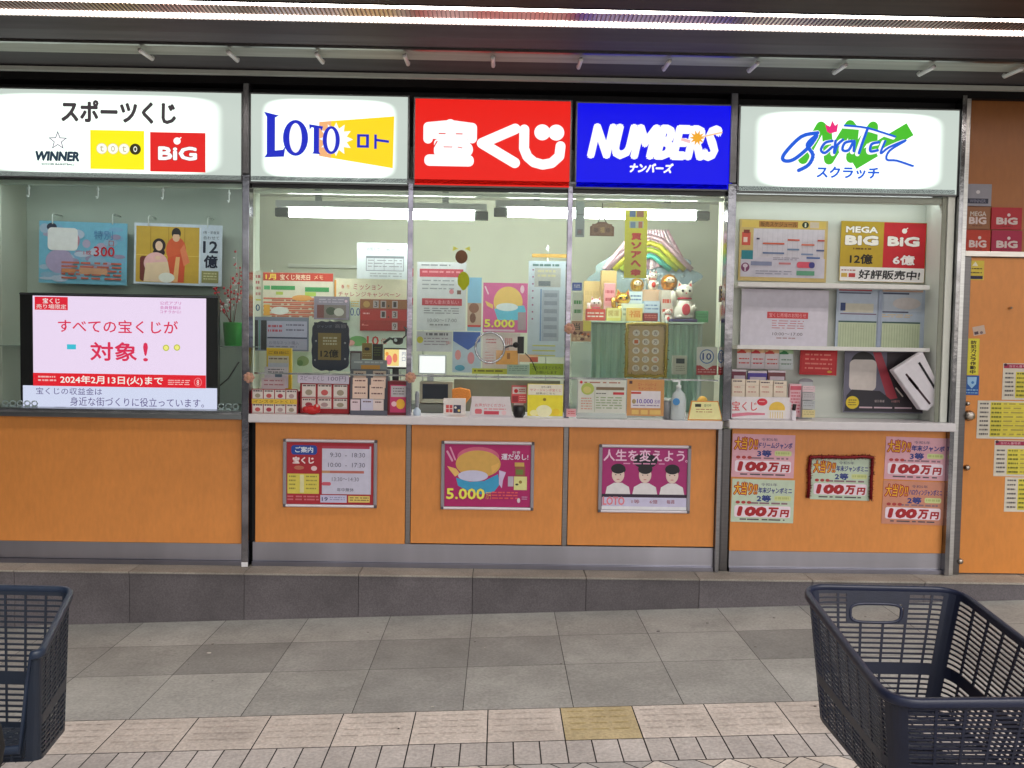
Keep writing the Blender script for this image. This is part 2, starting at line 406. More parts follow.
# centre interior
CEIL = 2.62; BK = 1.95
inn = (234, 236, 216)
bpart(MB().box(BX0, xE, BK, BK+.03, 0, 2.95, inn), 'back_wall', 'wall_paint')
bpart(MB().box(BX0, BX0+.03, .66, BK-.002, 0, 2.95, inn), 'end_wall', 'wall_paint')
bpart(MB().box(xE-.03, xE, .26, BK-.002, 0, 2.95, inn), 'end_wall', 'wall_paint')
bpart(MB().box(xL-.125, xL-.1, .46, .655, 0, 2.615, (206, 214, 200)), 'partition', 'wall_paint')
bpart(MB().box(xR-.012, xR+.022, .06, .25, 0, 2.95, inn), 'partition', 'wall_paint')
bpart(MB().box(BX0, xE, .08, BK, CEIL, CEIL+.03, (225, 225, 215)), 'ceiling_panel', 'wall_paint')
bpart(MB().box(xL+.03, xR-.02, .05, .075, 2.38, CEIL-.003, (130, 135, 130)), 'ceiling_panel', 'wall_paint')
bpart(MB().box(BX0+.04, xE-.04, .1, BK-.002, .033, .045, (120, 115, 110)), 'inner_floor', 'matte')
bpart(MB().box(xL+.1, xR-.1, 1.55, BK-.003, .02, .95, (150, 155, 150)), 'back_cabinet', 'laminate', .004)
wr = R(288, 264.5, 362, 268, BK-.03)
bpart(MB().box(wr[0], wr[1], BK-.04, BK-.005, wr[2], wr[3], (235, 238, 225)), 'wall_rail', 'laminate', .003)
# left display bay
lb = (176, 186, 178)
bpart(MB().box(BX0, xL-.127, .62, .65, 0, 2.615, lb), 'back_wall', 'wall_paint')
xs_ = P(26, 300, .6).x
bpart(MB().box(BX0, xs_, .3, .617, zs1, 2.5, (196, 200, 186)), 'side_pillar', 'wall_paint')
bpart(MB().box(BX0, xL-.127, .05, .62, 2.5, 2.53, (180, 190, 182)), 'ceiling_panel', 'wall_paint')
# right display bay
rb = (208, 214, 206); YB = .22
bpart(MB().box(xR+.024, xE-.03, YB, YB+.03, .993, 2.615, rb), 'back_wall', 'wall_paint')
fa, fb, fc, fd = [P(u, 300, -.01).x for u in (939.3, 943.5, 944.4, 951.5)]
bpart(MB().box(fa+.003, fb, .004, YB-.002, .993, 2.395, (214, 220, 212)), 'side_panel', 'wall_paint')
bpart(MB().box(fa, fb, -.005, .003, .993, 2.395, (136, 140, 126)), 'side_frame', 'laminate', .001)
bpart(MB().box(fc, fd, -.012, .03, .993, 2.395, (226, 230, 222)), 'side_frame', 'laminate', .003)
bpart(MB().box(xR+.026, fa-.002, .0, .05, 2.345, 2.385, (150, 156, 144)), 'header_rail', 'laminate', .003)
bpart(MB().box(xR+.024, xE-.03, .05, YB, 2.39, 2.42, (200, 205, 198)), 'ceiling_panel', 'wall_paint')
for (u0, v0, u1, v1) in ((738, 283.5, 930, 288), (737, 346.5, 930, 350.5)):
    q = R(u0, v0, u1, v1, .06)
    bpart(MB().box(q[0], q[1], .06, YB-.002, q[2], q[3], (232, 232, 230)), 'display_shelf', 'laminate', .002)
for (xa, xb, y, z, lab) in ((BX0+.1, xL-.1, .09, 2.402, 'slim lamp behind the top rail of the left display'), (xR+.06, fa-.03, .085, 2.372, 'slim lamp added behind the top rail to brighten the right display')):  # the right lamp is added to brighten its bay
    t = thing('display_light', lab, 'light', ((xa+xb)/2, y, z))
    MB().box(xa, xb, y-.015, y+.015, z+.008, z+.016, (240, 248, 244)).build('diffuser', 'display_lamp' if xa < 0 else 'display_lamp_weak', t)
    MB().box(xa-.01, xb+.01, y-.02, y+.02, z+.0165, z+.0175+.01, (180, 184, 182)).build('housing', 'laminate', t)
# upper body behind the signs and above
bpart(MB().box(BX0, xE+.04, .08, .12, 2.44, 3.05, (60, 60, 62)), 'sign_backing', 'matte')
# end wall, door
bpart(MB().box(xE+.047, BX1, .01, .06, P(990, 257).z+.012, 3.02, (158, 96, 42)), 'upper_panel', 'orange_laminate')  # orange wall with the shade above the door put into its colour
zd = P(992, 254).z
bpart(MB().box(xE+.047, BX1, -.012, .06, zd-.018, zd+.016, (205, 200, 195)), 'door_header', 'steel', .003)
xd0 = P(964, 420).x
bpart(MB().box(xE+.046, xd0+.003, -.008, .06, .032, zd-.02, (110, 108, 110)), 'door_frame', 'steel', .002)
door = bpart(MB().box(xd0+.006, xd0+1.0, .004, .045, .04, zd-.022, (216, 138, 64)), 'door', 'orange_laminate', .002)
bpart(MB().box(xd0+1.004, BX1, .0, .06, .032, zd-.02, (216, 138, 64)), 'front_panel', 'orange_laminate')
for (u, v, r, nm) in ((967, 403.5, .014, 'deadlock'), (968.5, 415.5, .034, 'door_knob'), (966.5, 467.5, .019, 'door_lock'), (959.5, 561, .02, 'door_bolt'), (1010, 308, .008, 'peephole')):
    p = P(u, v); MB().lathe(p.x, p.z, [(r*.9, .003), (r, -.006), (r*.75, -.016), (r*.8, -.03 if r > .03 else -.018), (r*.3, -.034 if r > .03 else -.021)], (190, 180, 170), axis='y', n=18).build(nm, 'steel', door)
# ================================================================ CANOPY
can = thing('canopy', 'dark painted canopy over the booth with a louvred light channel along its edge', 'canopy', (0, 0, 3.0))
CX0, CX1 = -5.2, 5.2
dk = (66, 62, 66)
yl = lambda v, z=3.062: PZ(500, v, z).y
L2a, L2b, L1a, L1b = yl(20.6), yl(24.2), yl(8.2), yl(10.6)
YO = L1a-.02
def cprof(pts, col, nm, mt='canopy_paint', parent=can): return MB().prof(pts, CX0, CX1, col).build(nm, mt, parent)
cprof([(-.035, 2.985), (.1, 2.985), (.1, 3.2), (-.035, 3.2)], (22, 20, 22), 'fascia')
cprof([(-.075, 3.03), (-.038, 3.03), (-.038, 3.053), (-.075, 3.053)], (214, 218, 208), 'edge_rail', 'laminate')
cprof([(-.26, 3.09), (-.04, 3.058), (-.04, 3.2), (-.26, 3.2)], (88, 86, 88), 'soffit')
cprof([(-.47, 3.066), (-.263, 3.078), (-.263, 3.2), (-.47, 3.2)], (172, 176, 168), 'soffit')
cprof([(-.5, 3.06), (-.473, 3.06), (-.473, 3.2), (-.5, 3.2)], (170, 170, 165), 'edge_rail', 'steel')
cprof([(L2b+.012, 3.066), (-.74, 3.05), (-.6, 3.056), (-.503, 3.075), (-.503, 3.2), (L2b+.012, 3.2)], (90, 84, 90), 'soffit')
cprof([(-4.2, 3.13), (YO, 3.064), (YO, 3.3), (-4.2, 3.3)], (74, 60, 54), 'outer_soffit')
cprof([(-4.2, 3.32), (.12, 3.25), (.12, 3.4), (-4.2, 3.42)], (90, 88, 86), 'roof')
# louvred lamp channel: real lamp, two bright lines with a ribbed metal strip between them
ch = thing('channel_light', 'long louvred light channel with two bright lines along the canopy underside', 'light', (0, -.98, 3.06))
MB().box(CX0, CX1, L1a-.012, L2b+.008, 3.085, 3.16, (150, 140, 138)).build('housing', 'steel', ch)
MB().box(CX0, CX1, L1a-.012, L1a-.003, 3.062, 3.083, (80, 70, 68)).build('housing_lip', 'steel', ch)
MB().box(CX0, CX1, L2b+.002, L2b+.008, 3.056, 3.083, (80, 76, 76)).build('housing_lip', 'steel', ch)
MB().box(CX0, CX1, L1b+.004, L2a-.004, 3.064, 3.083, (190, 160, 152)).build('louvre', 'steel', ch)
LAMPN = []
for y0, y1 in ((L2a, L2b), (L1a, L1b)):
    LAMPN.append(MB().box(CX0, CX1, y0, y1, 3.062, 3.083, (255, 246, 236)).build('light_tube', 'strip_lamp' if 'strip_lamp' in MATS else 'lamp', ch))
mb = MB()
x = CX0
while x < CX1:
    mb.box(x, x+.004, L1b+.002, L2a-.002, 3.058, 3.0635, (120, 104, 98)); mb.box(x, x+.003, L2a, L2b, 3.056, 3.0615, (170, 156, 148)); x += .022
mb.build('louvre_grille', 'steel', ch)
# pegs under the soffit
pk = None
for k in range(0, 13):
    u = 148+k*86.3 if k < 12 else 0
    if k == 12: continue
    X = P(495+ (u-495), 60, -.35).x
    z = 3.036
    o = MB().tube([(X, -.47, z+.004), (X, -.46, z), (X, -.29, z+.008), (X, -.28, z+.02)], .012, (245, 242, 240), 8).build('clip_peg', 'peg', None,
        'short white clip peg under the canopy, one of an evenly spaced identical row', 'clip', 'white clip pegs under the canopy')
# ================================================================ ILLUMINATED SIGNS
SY = -.03
def sign(u0, v0, u1, v1, bg, kind, label, fill):
    x0, x1, z0, z1 = R(u0, v0, u1, v1, SY)
    t = thing('lightbox_sign', label, 'sign', ((x0+x1)/2, .0, z0))
    MB().box(x0-.012, x1+.012, SY+.004, .075, z0-.012, z1+.012, (110, 112, 114)).build('sign_case', 'dark_metal', t, bevel=.003)
    c = Canvas(u0, v0, u1, v1, SY, bg, t=.003)
    c.done('sign_face', parent=t, kind=kind)
    c2 = Canvas(u0, v0, u1, v1, SY-.002, bg, t=.0001); c2.mb = MB(); fill(c2)
    c2.done('sign_lettering', parent=t, kind='sign_colour')
PW = (226, 240, 230)
def f1(c):
    c.text('スポーツくじ', 61, 100, 176, 123, (62, 56, 60), .075)
    st = [(57.5+10*math.cos(PI/2+k*PI/5)*(1 if k % 2 == 0 else .42), 141.5-10*math.sin(PI/2+k*PI/5)*(1 if k % 2 == 0 else .42)) for k in range(10)]
    c.face(st, (60, 50, 90)); cx = 57.5; cy = 141.7
    c.face([(cx+(x-cx)*.8, cy+(y-cy)*.8) for x, y in st], (255, 255, 255))
    c.text('WINNER', 35, 152, 79, 162, (28, 52, 70), .09, .15)
    c.text('SOCCER BASKETBALL', 41, 164, 74, 166, (60, 80, 90), .06)
    c.rect(90, 130, 144, 169, (250, 236, 20))
    for i, ch_ in enumerate('toto'):
        cu = 101.5+i*11.2; v = 148.5
        c.ell(cu, v, 5.6, 5.6, (60, 55, 20) if i == 3 else (215, 200, 150)); c.ell(cu, v, 5.0, 5.0, (250, 250, 235) if i < 3 else (50, 46, 20))
        c.text(ch_, cu-2, v-3, cu+2, v+3, (190, 180, 140) if i < 3 else (255, 255, 240), .02)
    c.rect(150, 131, 205.5, 170.5, (222, 32, 30))
    c.text('BiG', 158, 145, 197, 159, (255, 255, 255), .06, 0, (120, 20, 20), .03); c.ell(177, 139.5, 3.6, 3.6, (255, 255, 255)); c.stroke([(178, 138), (181, 136)], 1, (255, 255, 255))
def f2(c):
    BL = (24, 40, 190)
    c.face([(319, 122), (394, 115), (393, 167), (319, 156)], (252, 214, 30)); c.face([(319, 122), (331, 121), (331, 158), (319, 156)], (238, 176, 120))
    sb = []
    for k in range(24):
        a_ = 2*PI*k/24; r = 17 if k % 2 == 0 else 11; sb.append((336+r*math.cos(a_), 139+r*math.sin(a_)))
    c.face(sb, (255, 255, 250))
    def ring(cu, cv, ru, rv, w, wv):
        c.ell(cu, cv, ru, rv, BL); c.ell(cu, cv, ru-w, rv-wv, (255, 255, 255))
    c.face([(264, 113), (279, 116.5), (275, 118.5), (275, 151.5), (283, 150.5), (285.5, 146.5), (284, 157.5), (264.5, 158.5), (266.8, 155), (266.8, 118)], BL)
    ring(295.5, 138.5, 12.6, 18, 6.4, 3.2)
    c.face([(309, 124.5), (323, 126.5), (321.5, 131), (320, 128.5), (319, 128.5), (319, 152), (320.5, 154.4), (312, 153.8), (313.6, 152), (313.6, 128), (311.5, 127.5), (309.5, 130)], BL)
    ring(331.2, 140, 8.6, 14, 4.2, 2.6)
    c.rect(357, 133.5, 369, 147, BL); c.rect(360, 136, 366, 144.5, (252, 214, 30))
    c.stroke([(375.5, 133.5), (375.5, 148)], 2.6, BL, False); c.stroke([(376, 139), (389, 140.5)], 2.6, BL, False)
def f3(c):
    W = (255, 255, 255)
    c.stroke([(428, 140), (428, 128), (450, 125.5), (472, 128), (472, 139)], 9.5, W); c.ell(450, 124.5, 5, 4.5, W)
    c.rrect(426, 126, 474, 140, 4, W); c.rrect(434, 140, 470, 157, 4, W); c.rrect(424.5, 155.5, 474, 167, 5, W); c.rect(446, 138, 456, 160, W)
    c.ell(466, 150, 7, 7.5, W); 
    RD = (222, 28, 20)
    for (a_, b_) in (((439, 134.5), (445, 134.5)), ((456, 134.5), (462, 134.5))): c.stroke([a_, b_], 1.0, RD)
    c.stroke([(437, 142.5), (433, 149.5)], 1.2, RD); c.stroke([(444, 147.8), (452, 147.8)], .8, RD); c.stroke([(458, 147.8), (462, 148.5)], .8, RD)
    c.stroke([(515, 128.5), (482, 143.5), (515, 162.5)], 10.5, W)
    c.stroke([(524, 129), (524, 148), (527.5, 156), (534, 161.5), (543, 163.8), (552, 162), (559.5, 155), (560.5, 145)], 10, W)
    c.ell(542, 131.5, 8, 8, W); c.ell(556, 131.5, 8, 8, W)
def f4(c):
    c.text('NUMBERS', 587, 124, 722, 160, (255, 255, 255), .12, .32)
    c.stroke([(690, 141), (681, 138.5)], 3, (240, 190, 190), False); c.stroke([(701, 136), (722, 131)], 1.4, (250, 200, 150), False)
    sb = []
    for k in range(20):
        a_ = 2*PI*k/20; r = 8 if k % 2 == 0 else 4; sb.append((697+r*math.cos(a_), 137+r*math.sin(a_)))
    c.face(sb, (235, 165, 40))
    c.text('ナンバーズ', 630, 163, 674, 173, (255, 255, 255), .1, .25)
def f5(c):
    GR = (70, 185, 40)
    z = [(814, 160), (806, 150), (818, 121), (826, 134), (849, 119), (856, 131), (869, 119), (879, 131), (868, 146), (904, 122.5), (914, 135.5), (853, 170), (846, 160), (840, 168), (820, 167), (830, 150)]
    c.stroke([(803, 160), (820, 127), (826, 132), (829, 160), (849, 125), (853, 130), (851, 158), (872, 126), (872, 150)], 10, GR, True); c.stroke([(853, 163), (909, 128)], 14, GR, False)
    c.face([(824, 125), (829, 127), (831, 121), (834, 126), (837, 123.5), (836, 132), (829, 134), (826, 132)], (230, 40, 120))
    def cur(pts, w, col):
        out = []
        for i in range(len(pts)-1):
            p0 = pts[max(i-1, 0)]; p1 = pts[i]; p2 = pts[i+1]; p3 = pts[min(i+2, len(pts)-1)]
            for k in range(4):
                t = k/4; out.append(tuple(.5*((2*p1[j])+(-p0[j]+p2[j])*t+(2*p0[j]-5*p1[j]+4*p2[j]-p3[j])*t*t+(-p0[j]+3*p1[j]-3*p2[j]+p3[j])*t**3) for j in (0, 1)))
        out.append(pts[-1]); c.stroke(out, w, col)
    BL = (20, 90, 215)
    S = [(816, 134), (800, 138), (784, 155), (783, 162), (793, 161), (808, 148), (815, 137), (806, 146), (812, 156), (808, 166), (798, 172)]
    cur(S, 5.6, (255, 255, 255)); cur(S, 3.6, BL)
    for w_, cl in ((4.6, (255, 255, 255)), (2.7, BL)):
        cur([(829, 143), (822, 145), (818, 152), (822, 155), (829, 149)], w_, cl)
        cur([(832, 143), (831, 155), (834, 147), (839, 142)], w_, cl)
        cur([(848, 143), (841, 145), (839, 152), (845, 152), (850, 143), (850, 153)], w_, cl)
        cur([(863, 130), (858, 145), (855, 155)], w_, cl); cur([(840, 128), (862, 130), (890, 138)], w_-.6, cl)
        cur([(874, 144), (867, 146), (866, 153), (873, 152)], w_, cl)
        cur([(880, 143), (876, 155), (884, 149), (900, 142), (885, 152), (882, 161), (892, 162), (908, 167)], w_-.5, cl)
    c.text('スクラッチ', 813, 169, 875, 181, BL, .06)
sign(-40, 90.5, 241, 177.5, PW, 'sign_white', 'white backlit sign with black katakana and yellow and red logo squares above the television', f1)
sign(251, 95.5, 407.5, 182.5, PW, 'sign_white', 'white backlit sign with blue serif lettering and a yellow beam', f2)
sign(415, 100, 570, 186, (228, 28, 20), 'sign_colour', 'red backlit sign with fat rounded white Japanese lettering', f3)
sign(577, 104.5, 733, 188, (0, 2, 226), 'sign_colour', 'blue backlit sign with slanted white lettering and an orange spark', f4)
sign(740, 108.5, 958, 192.5, PW, 'sign_white', 'white backlit sign with blue script over a green zigzag, above the right display case', f5)
# ================================================================ CEILING TUBES
for i, (u0, u1, lab) in enumerate(((285, 479, 'lit fluorescent tube fitting behind the left two panes, its left end free'), (503, 700, 'lit fluorescent tube fitting behind the right two panes, above the yellow banner'))):
    a = P(u0, 213.5, .38); b = P(u1, 217, .38); z = a.z+.004; x0, x1 = a.x, b.x
    t = thing('fluorescent_light', lab, 'light', ((x0+x1)/2, .38, z), 'fluorescent tubes inside the window')
    MB().tube([(x0+.03, .38, z), (x1-.03, .38, z)], .026, (250, 255, 250), 12).build('light_tube', 'tube_lamp', t)
    for s in (0, 1):
        xa = x0-.06 if s == 0 else x1-.03
        MB().box(xa, xa+.09, .355, .405, z-.025, z+.03, (80, 84, 78)).build('lamp_holder', 'plastic', t, bevel=.004)
    MB().box(x0-.05, x1+.05, .33, .43, z+.035, z+.075, (205, 210, 205)).build('reflector', 'laminate', t)
    MB().box(x0+.2, x0+.24, .36, .40, z+.07, 2.62, (170, 175, 170)).build('hanger', 'laminate', t)
    MB().box(x1-.24, x1-.2, .36, .40, z+.07, 2.62, (170, 175, 170)).build('hanger', 'laminate', t)
# ================================================================ LEFT DISPLAY
# television
q = R(20, 294, 218, 411, .1); tx0, tx1, tz0, tz1 = q
tv = thing('television', 'flat television with pink lottery slide and a caption below, in the left display', 'television', ((tx0+tx1)/2, .12, tz0))
MB().box(tx0, tx1, .1, .145, tz0, tz1, (14, 14, 18)).build('casing', 'plastic', tv, bevel=.004)
MB().box(tx0, tx1, .094, .099, tz1-.012, tz1-.004, (120, 122, 130)).build('top_trim', 'steel', tv)
c = Canvas(33, 297, 206, 387, .0965, (240, 216, 246), t=.002)
PK = (222, 42, 84)
c.rect(35, 298, 68, 311, (226, 26, 52)); c.text('宝くじ', 43, 299.3, 60, 304.5, WHITE, .03); c.text('売り場限定', 36.5, 305.3, 66.5, 310, WHITE, .02)
c.text('公式アプリ', 160, 300.5, 181, 304, (200, 60, 160), .01); c.text('会員登録は', 160, 305, 181, 308.5, (200, 60, 160), .01); c.text('コチラから!', 160, 309.5, 181, 312.5, (200, 60, 160), .01)
c.text('すべての宝くじが', 58, 320, 178, 333, PK, .02)
c.text('対象', 90, 342, 137, 361, PK, .035); c.text('!', 143, 342, 148, 361, PK, .06)
for u, v in ((166, 347), (177, 346.5)): c.ell(u, v, 3.2, 3.2, (190, 190, 60)); c.ell(u, v, 2.2, 2.2, (245, 235, 130))
c.rect(67, 345, 76, 350, (60, 190, 215))
c.rect(33, 374, 206, 387, (228, 24, 42)); c.text('2024年2月13日(火)まで', 60, 376, 163, 385.5, (250, 240, 235), .03)
c.lines(38, 377, 56, 384, 2, (245, 180, 180)); c.lines(168, 379, 190, 385, 3, (245, 180, 180)); c.ell(198, 381, 4, 4.5, (240, 120, 130)); c.ell(198, 381, 3.2, 3.7, (228, 24, 42)); c.text('8', 196.8, 378.5, 199.2, 384, (250, 220, 220))
c.done('screen', parent=tv, kind='screen')
c = Canvas(23, 386.8, 217, 409, .0962, (214, 216, 244), t=.002)
c.text('宝くじの収益金は', 36, 388.5, 102, 395.5, (70, 50, 120), .01); c.text('身近な街づくりに役立っています。', 70, 397.5, 204, 406.5, (70, 50, 120), .01)
c.done('caption_panel', parent=tv, kind='screen')
for u in (62, 188): x = P(u, 411, .1).x; MB().box(x-.035, x+.035, .06, .2, zs1, tz0-.001, (20, 20, 22)).build('foot', 'plastic', tv)
# hanging posters
def hook_pair(c, us, vtop, mbs):
    pass
c = Canvas(39, 222, 127, 284, .5, (112, 176, 206), t=.004, rot=-1)
rnd2 = random.Random(5)
for k in range(46):
    u, v = rnd2.uniform(44, 122), rnd2.uniform(227, 280); 
    cl = rnd2.choice([(136, 172, 202), (160, 182, 208), (170, 160, 190), (120, 168, 205), (176, 190, 214), (150, 140, 172)])
    c.ell(u, v, min(rnd2.uniform(2, 9), u-39.5, 126.5-u), min(rnd2.uniform(1.5, 5), v-222.5, 283.5-v), cl, 14)
c.ell(60, 262, 14, 12, (164, 150, 186)); c.ell(52, 228, 5, 4, (40, 44, 70)); c.ell(72, 241, 8, 9, (190, 130, 150))
c.rrect(48, 228.5, 78, 251, 4, (226, 224, 228)); c.text('特別', 94, 230, 113, 239, (80, 130, 180), .0)
c.text('300', 94, 246, 115, 256, (196, 24, 44), .03); c.text('口', 109, 240, 114, 245, (190, 70, 40)); c.text('1枚', 84, 250, 92, 255, (196, 60, 70))
c.lines(62, 262, 122, 281, 5, (190, 100, 84), .5); c.rect(62, 269, 76, 273, (196, 130, 90)); c.rect(80, 268, 108, 274, (200, 150, 120))
c.done('poster', 'blue cloudy poster with red number 300 hanging above the television', 'poster', 'posters hanging over the television')
c = Canvas(134, 224, 222, 285, .5, (206, 216, 234), t=.004, rot=-1)
c.rect(136, 227, 199, 283, (206, 166, 60)); 
for u in (150, 168, 184): c.rect(u, 227, u+.8, 283, (178, 138, 44))
c.rect(136, 255.5, 199, 256.2, (224, 190, 96))
# seated woman in pale pink kimono, standing man in orange kimono
c.rrect(140, 257, 152, 282, 3, (110, 44, 40))
c.ell(176, 250, 10, 13, (222, 96, 56)); c.face([(168, 258), (186, 252), (184, 282.5), (166, 282.5)], (216, 84, 50)); c.face([(176, 257), (180, 257), (178, 282), (173, 282)], (236, 180, 120)); c.face([(184, 244), (190, 262), (184, 266), (180, 250)], (232, 130, 90))
c.ell(176, 233.5, 4.6, 5.5, (40, 30, 34)); c.ell(176, 237.5, 3.6, 4.4, (234, 190, 160)); c.rect(172, 231, 180, 234.5, (40, 30, 34))
c.ell(159, 246, 6.6, 7, (46, 26, 34)); c.ell(159, 253, 6, 4, (46, 26, 34)); c.ell(159, 246.5, 3.7, 4.8, (240, 200, 176))
c.ell(156, 264, 12, 11, (240, 186, 190)); c.face([(146, 264), (168, 262), (172, 282.5), (144, 282.5)], (238, 208, 176)); c.ell(167, 278, 8, 5, (238, 236, 230)); c.ell(158, 258.5, 3, 2, (240, 200, 176))
c.text('1等・前後賞', 203, 230, 219, 233, (80, 90, 110)); c.text('合わせて', 203, 235, 219, 238.5, (80, 90, 110))
c.text('12', 203, 240, 218, 252, (16, 28, 58), .05); c.text('億', 204, 254, 218, 267, (16, 28, 58), .05)
c.rect(202, 270, 219, 282, (150, 146, 96)); c.lines(204, 272, 217, 280, 3, (210, 206, 160)); c.rect(199.5, 227, 200.5, 283, (236, 238, 244))
c.done('poster', 'poster of two people in kimono beside the words 12億, hanging above the television', 'poster', 'posters hanging over the television')
# transparent hooks
def hook(u, v, Y, lab, grp, h=.06, top=0):
    p = P(u, v, Y); mb = MB(); z = p.z
    mb.tube([(p.x, Y, z+h+top), (p.x, Y, z+.012), (p.x, Y-.006, z), (p.x, Y-.018, z-.004), (p.x, Y-.026, z+.006)], .0045, (225, 232, 235), 6)
    mb.ball((p.x, Y, z+h*.7), .009, .006, .012, (225, 232, 235), 8)
    return mb.build('hook', 'plastic', None, lab, 'hook', grp)
for u, v in ((29, 196.5), (98, 198), (163, 199), (229, 202)):
    hook(u, v, .035, 'clear hook hanging from the top rail of the left display', 'clear hooks on the top rail of the left display', h=.075)
for u, v in ((53, 222.5), (113, 223), (149, 224.5), (208, 226)):
    p = P(u, v, .496); MB().tube([(p.x, .49, p.z-.01), (p.x, .488, p.z+.05), (p.x, .505, p.z+.06), (p.x, .6195, p.z+.06)], .004, (226, 232, 230), 6).build('hook', 'plastic', None, 'pale wire hook holding a corner of a poster above the television', 'hook', 'wire hooks of the two hanging posters')
# shelf with plum blossom
zsh = P(228, 346, .3).z
sh = MB().box(xL-.42, xL-.04, .22, .455, zsh-.008, zsh, (150, 175, 168)).build('display_shelf', 'clear_plastic', booth)
sh2 = MB().box(xs_-.5, xs_+.12, .25, .6, P(8, 345, .3).z-.008, P(8, 345, .3).z, (150, 175, 168)).build('display_shelf', 'clear_plastic', booth)
q = R(221, 323, 240, 344, .34)
pl = thing('blossom_pot', 'green pot with red and silver artificial plum twigs at the right of the television', 'plant', ((q[0]+q[1])/2, .4, zsh))
MB().lathe((q[0]+q[1])/2, .4, [(.055, zsh), (.064, q[3]), (.066, q[3]+.005), (.058, q[3]+.004), (.055, q[3]-.01)], (40, 150, 56), 4 if False else 20).build('pot', 'plastic', pl)
tw = MB(); bl = MB(); rr = random.Random(11)
for k, (u, v) in enumerate(((236, 252), (226, 288), (214, 288), (222, 300), (240, 268), (231, 276), (238, 292), (218, 306))):
    a = Vector(((q[0]+q[1])/2+rr.uniform(-.02, .02), .4, q[3])); b = P(u, v, .38+rr.uniform(-.03, .03)); mid = (a+b)/2+Vector((rr.uniform(-.02, .02), 0, .02))
    tw.tube([a, mid, b], [.003, .0025, .0015], (120, 40, 40) if k % 3 else (170, 170, 170), 5)
    for i in range(13):
        t = rr.uniform(.35, 1.02); p = a.lerp(mid, t*2) if t < .5 else mid.lerp(b, t*2-1)
        r = rr.uniform(.005, .0095); bl.ball((p.x+rr.uniform(-.02, .02), p.y+rr.uniform(-.015, .015), p.z+rr.uniform(-.012, .012)), r, r, r, rr.choice([(190, 20, 36), (170, 16, 30), (205, 40, 50), (225, 220, 225)]), 6)
tw.build('twigs', 'matte', pl); bl.build('blossoms', 'plastic', pl)
# cable and small plastic stands on the sill
a = P(239, 362, .3); b = P(212, 392, .2)
MB().tube([a, a.lerp(b, .4)+Vector((.0, 0, -.03)), a.lerp(b, .75)+Vector((-.02, 0, -.03)), b], .005, (20, 20, 20), 6).build('cable', 'plastic', None, 'black cable running from the post down behind the television', 'cable')
for u, lab, w in ((10, 'clear plastic clips lying on the display sill left of the television', 5), (228, 'clear plastic clips lying on the display sill right of the television', 3)):
    p = P(u, 408, .0); mb = MB()
    for k in range(w):
        x = p.x-.06+k*.045; mb.tube([(x+.018*math.cos(t*PI/4), .06, zs1+.022+.016*math.sin(t*PI/4)) for t in range(8)], .004, (200, 212, 215), 6, closed=True)
        mb.box(x-.015, x+.015, .05, .07, zs1, zs1+.006, (200, 212, 215))
    mb.build('plastic_clip', 'plastic', None, lab, 'clip')
# ================================================================ CENTRE LEFT WINDOW : things taped to the inside of the glass and standing on the counter
ZC = .984
GY = .022
c = Canvas(357, 243, 408, 279, 0.472, (214, 222, 226), t=.0006)
c.rect(366, 256, 404, 271, (120, 128, 136)); c.rect(366.6, 258.3, 403.4, 270.4, (208, 214, 222))
for u in (374, 384, 394): c.rect(u, 258.3, u+.4, 270.4, (140, 146, 150))
c.text('お知らせ', 367, 247, 380, 251, (90, 96, 100)); c.text('販売中', 386, 248, 400, 251, (150, 156, 160)); c.lines(370, 273, 402, 278, 2, (170, 176, 180)); c.lines(368, 260, 402, 269, 3, (150, 150, 155), .3)
c.done('notice_sheet', 'white notice sheet with a small grey table high in the left pane', 'notice')
c = Canvas(263, 273, 333, 317, 0.55, (232, 226, 206), t=.006)
c.rect(263, 273, 333, 281, (200, 60, 40)); c.text('1月', 265.5, 274.3, 276, 280, (255, 225, 90), .05); c.text('宝くじ発売日', 280, 274.5, 310, 280, (255, 240, 210), .03); c.text('メモ', 314, 275, 323, 279, (255, 235, 190))
c.rect(264, 286, 270, 290, (90, 180, 120)); c.rect(271, 286, 295, 290, (60, 160, 90)); c.rect(305, 287, 329, 291.5, (60, 160, 90)); c.rect(276, 292, 283, 295, (190, 210, 90)); c.rect(305, 292, 316, 296, (190, 220, 100))
for i, v in enumerate((298, 302, 306, 310, 314)): c.rect(263.5, v, 315, v+1.5, (222, 120, 90)); c.lines(272, v+1.8, 314, v+3.8, 1, (196, 120, 96), .7)
c.ell(302, 298, 10, 3, (240, 170, 90)); c.rect(264, 305, 270, 316, (232, 170, 60)); c.ell(280, 311, 9, 4, (236, 240, 236))
c.done('schedule_board', 'white board with red header reading 1月 and green bars in the left pane', 'board')
c = Canvas(334, 279, 406, 372, .555, (216, 232, 216), t=.004)
c.rect(334, 279, 406, 301, (240, 234, 205)); c.rect(334, 280.5, 336, 301, (220, 150, 60))
c.text('ミッション', 353, 284, 382, 290, (190, 50, 60), .02); c.text('チャレンジキャンペーン', 338, 292, 400, 297, (190, 50, 60), .02); c.text('春', 341, 285, 344, 289, RED); c.text('冬', 346, 285, 350, 289, (230, 150, 40))
c.text('0.0', 350, 308, 360, 316, (40, 90, 160), .02); c.text('10', 367, 336, 379, 345, (208, 70, 60), .03); c.text('倍', 381, 338, 387, 344, (208, 100, 80)); c.ell(358, 341, 9, 5, (120, 180, 110)); c.ell(350, 343, 5, 3, (230, 170, 160)); c.lines(351, 301, 359, 308, 3, (230, 190, 80))
c.done('campaign_board', 'pale green campaign board with two lines of red katakana behind the number board', 'board')
c = Canvas(249, 271, 261.5, 318, 0.558, (226, 226, 214), t=.004)
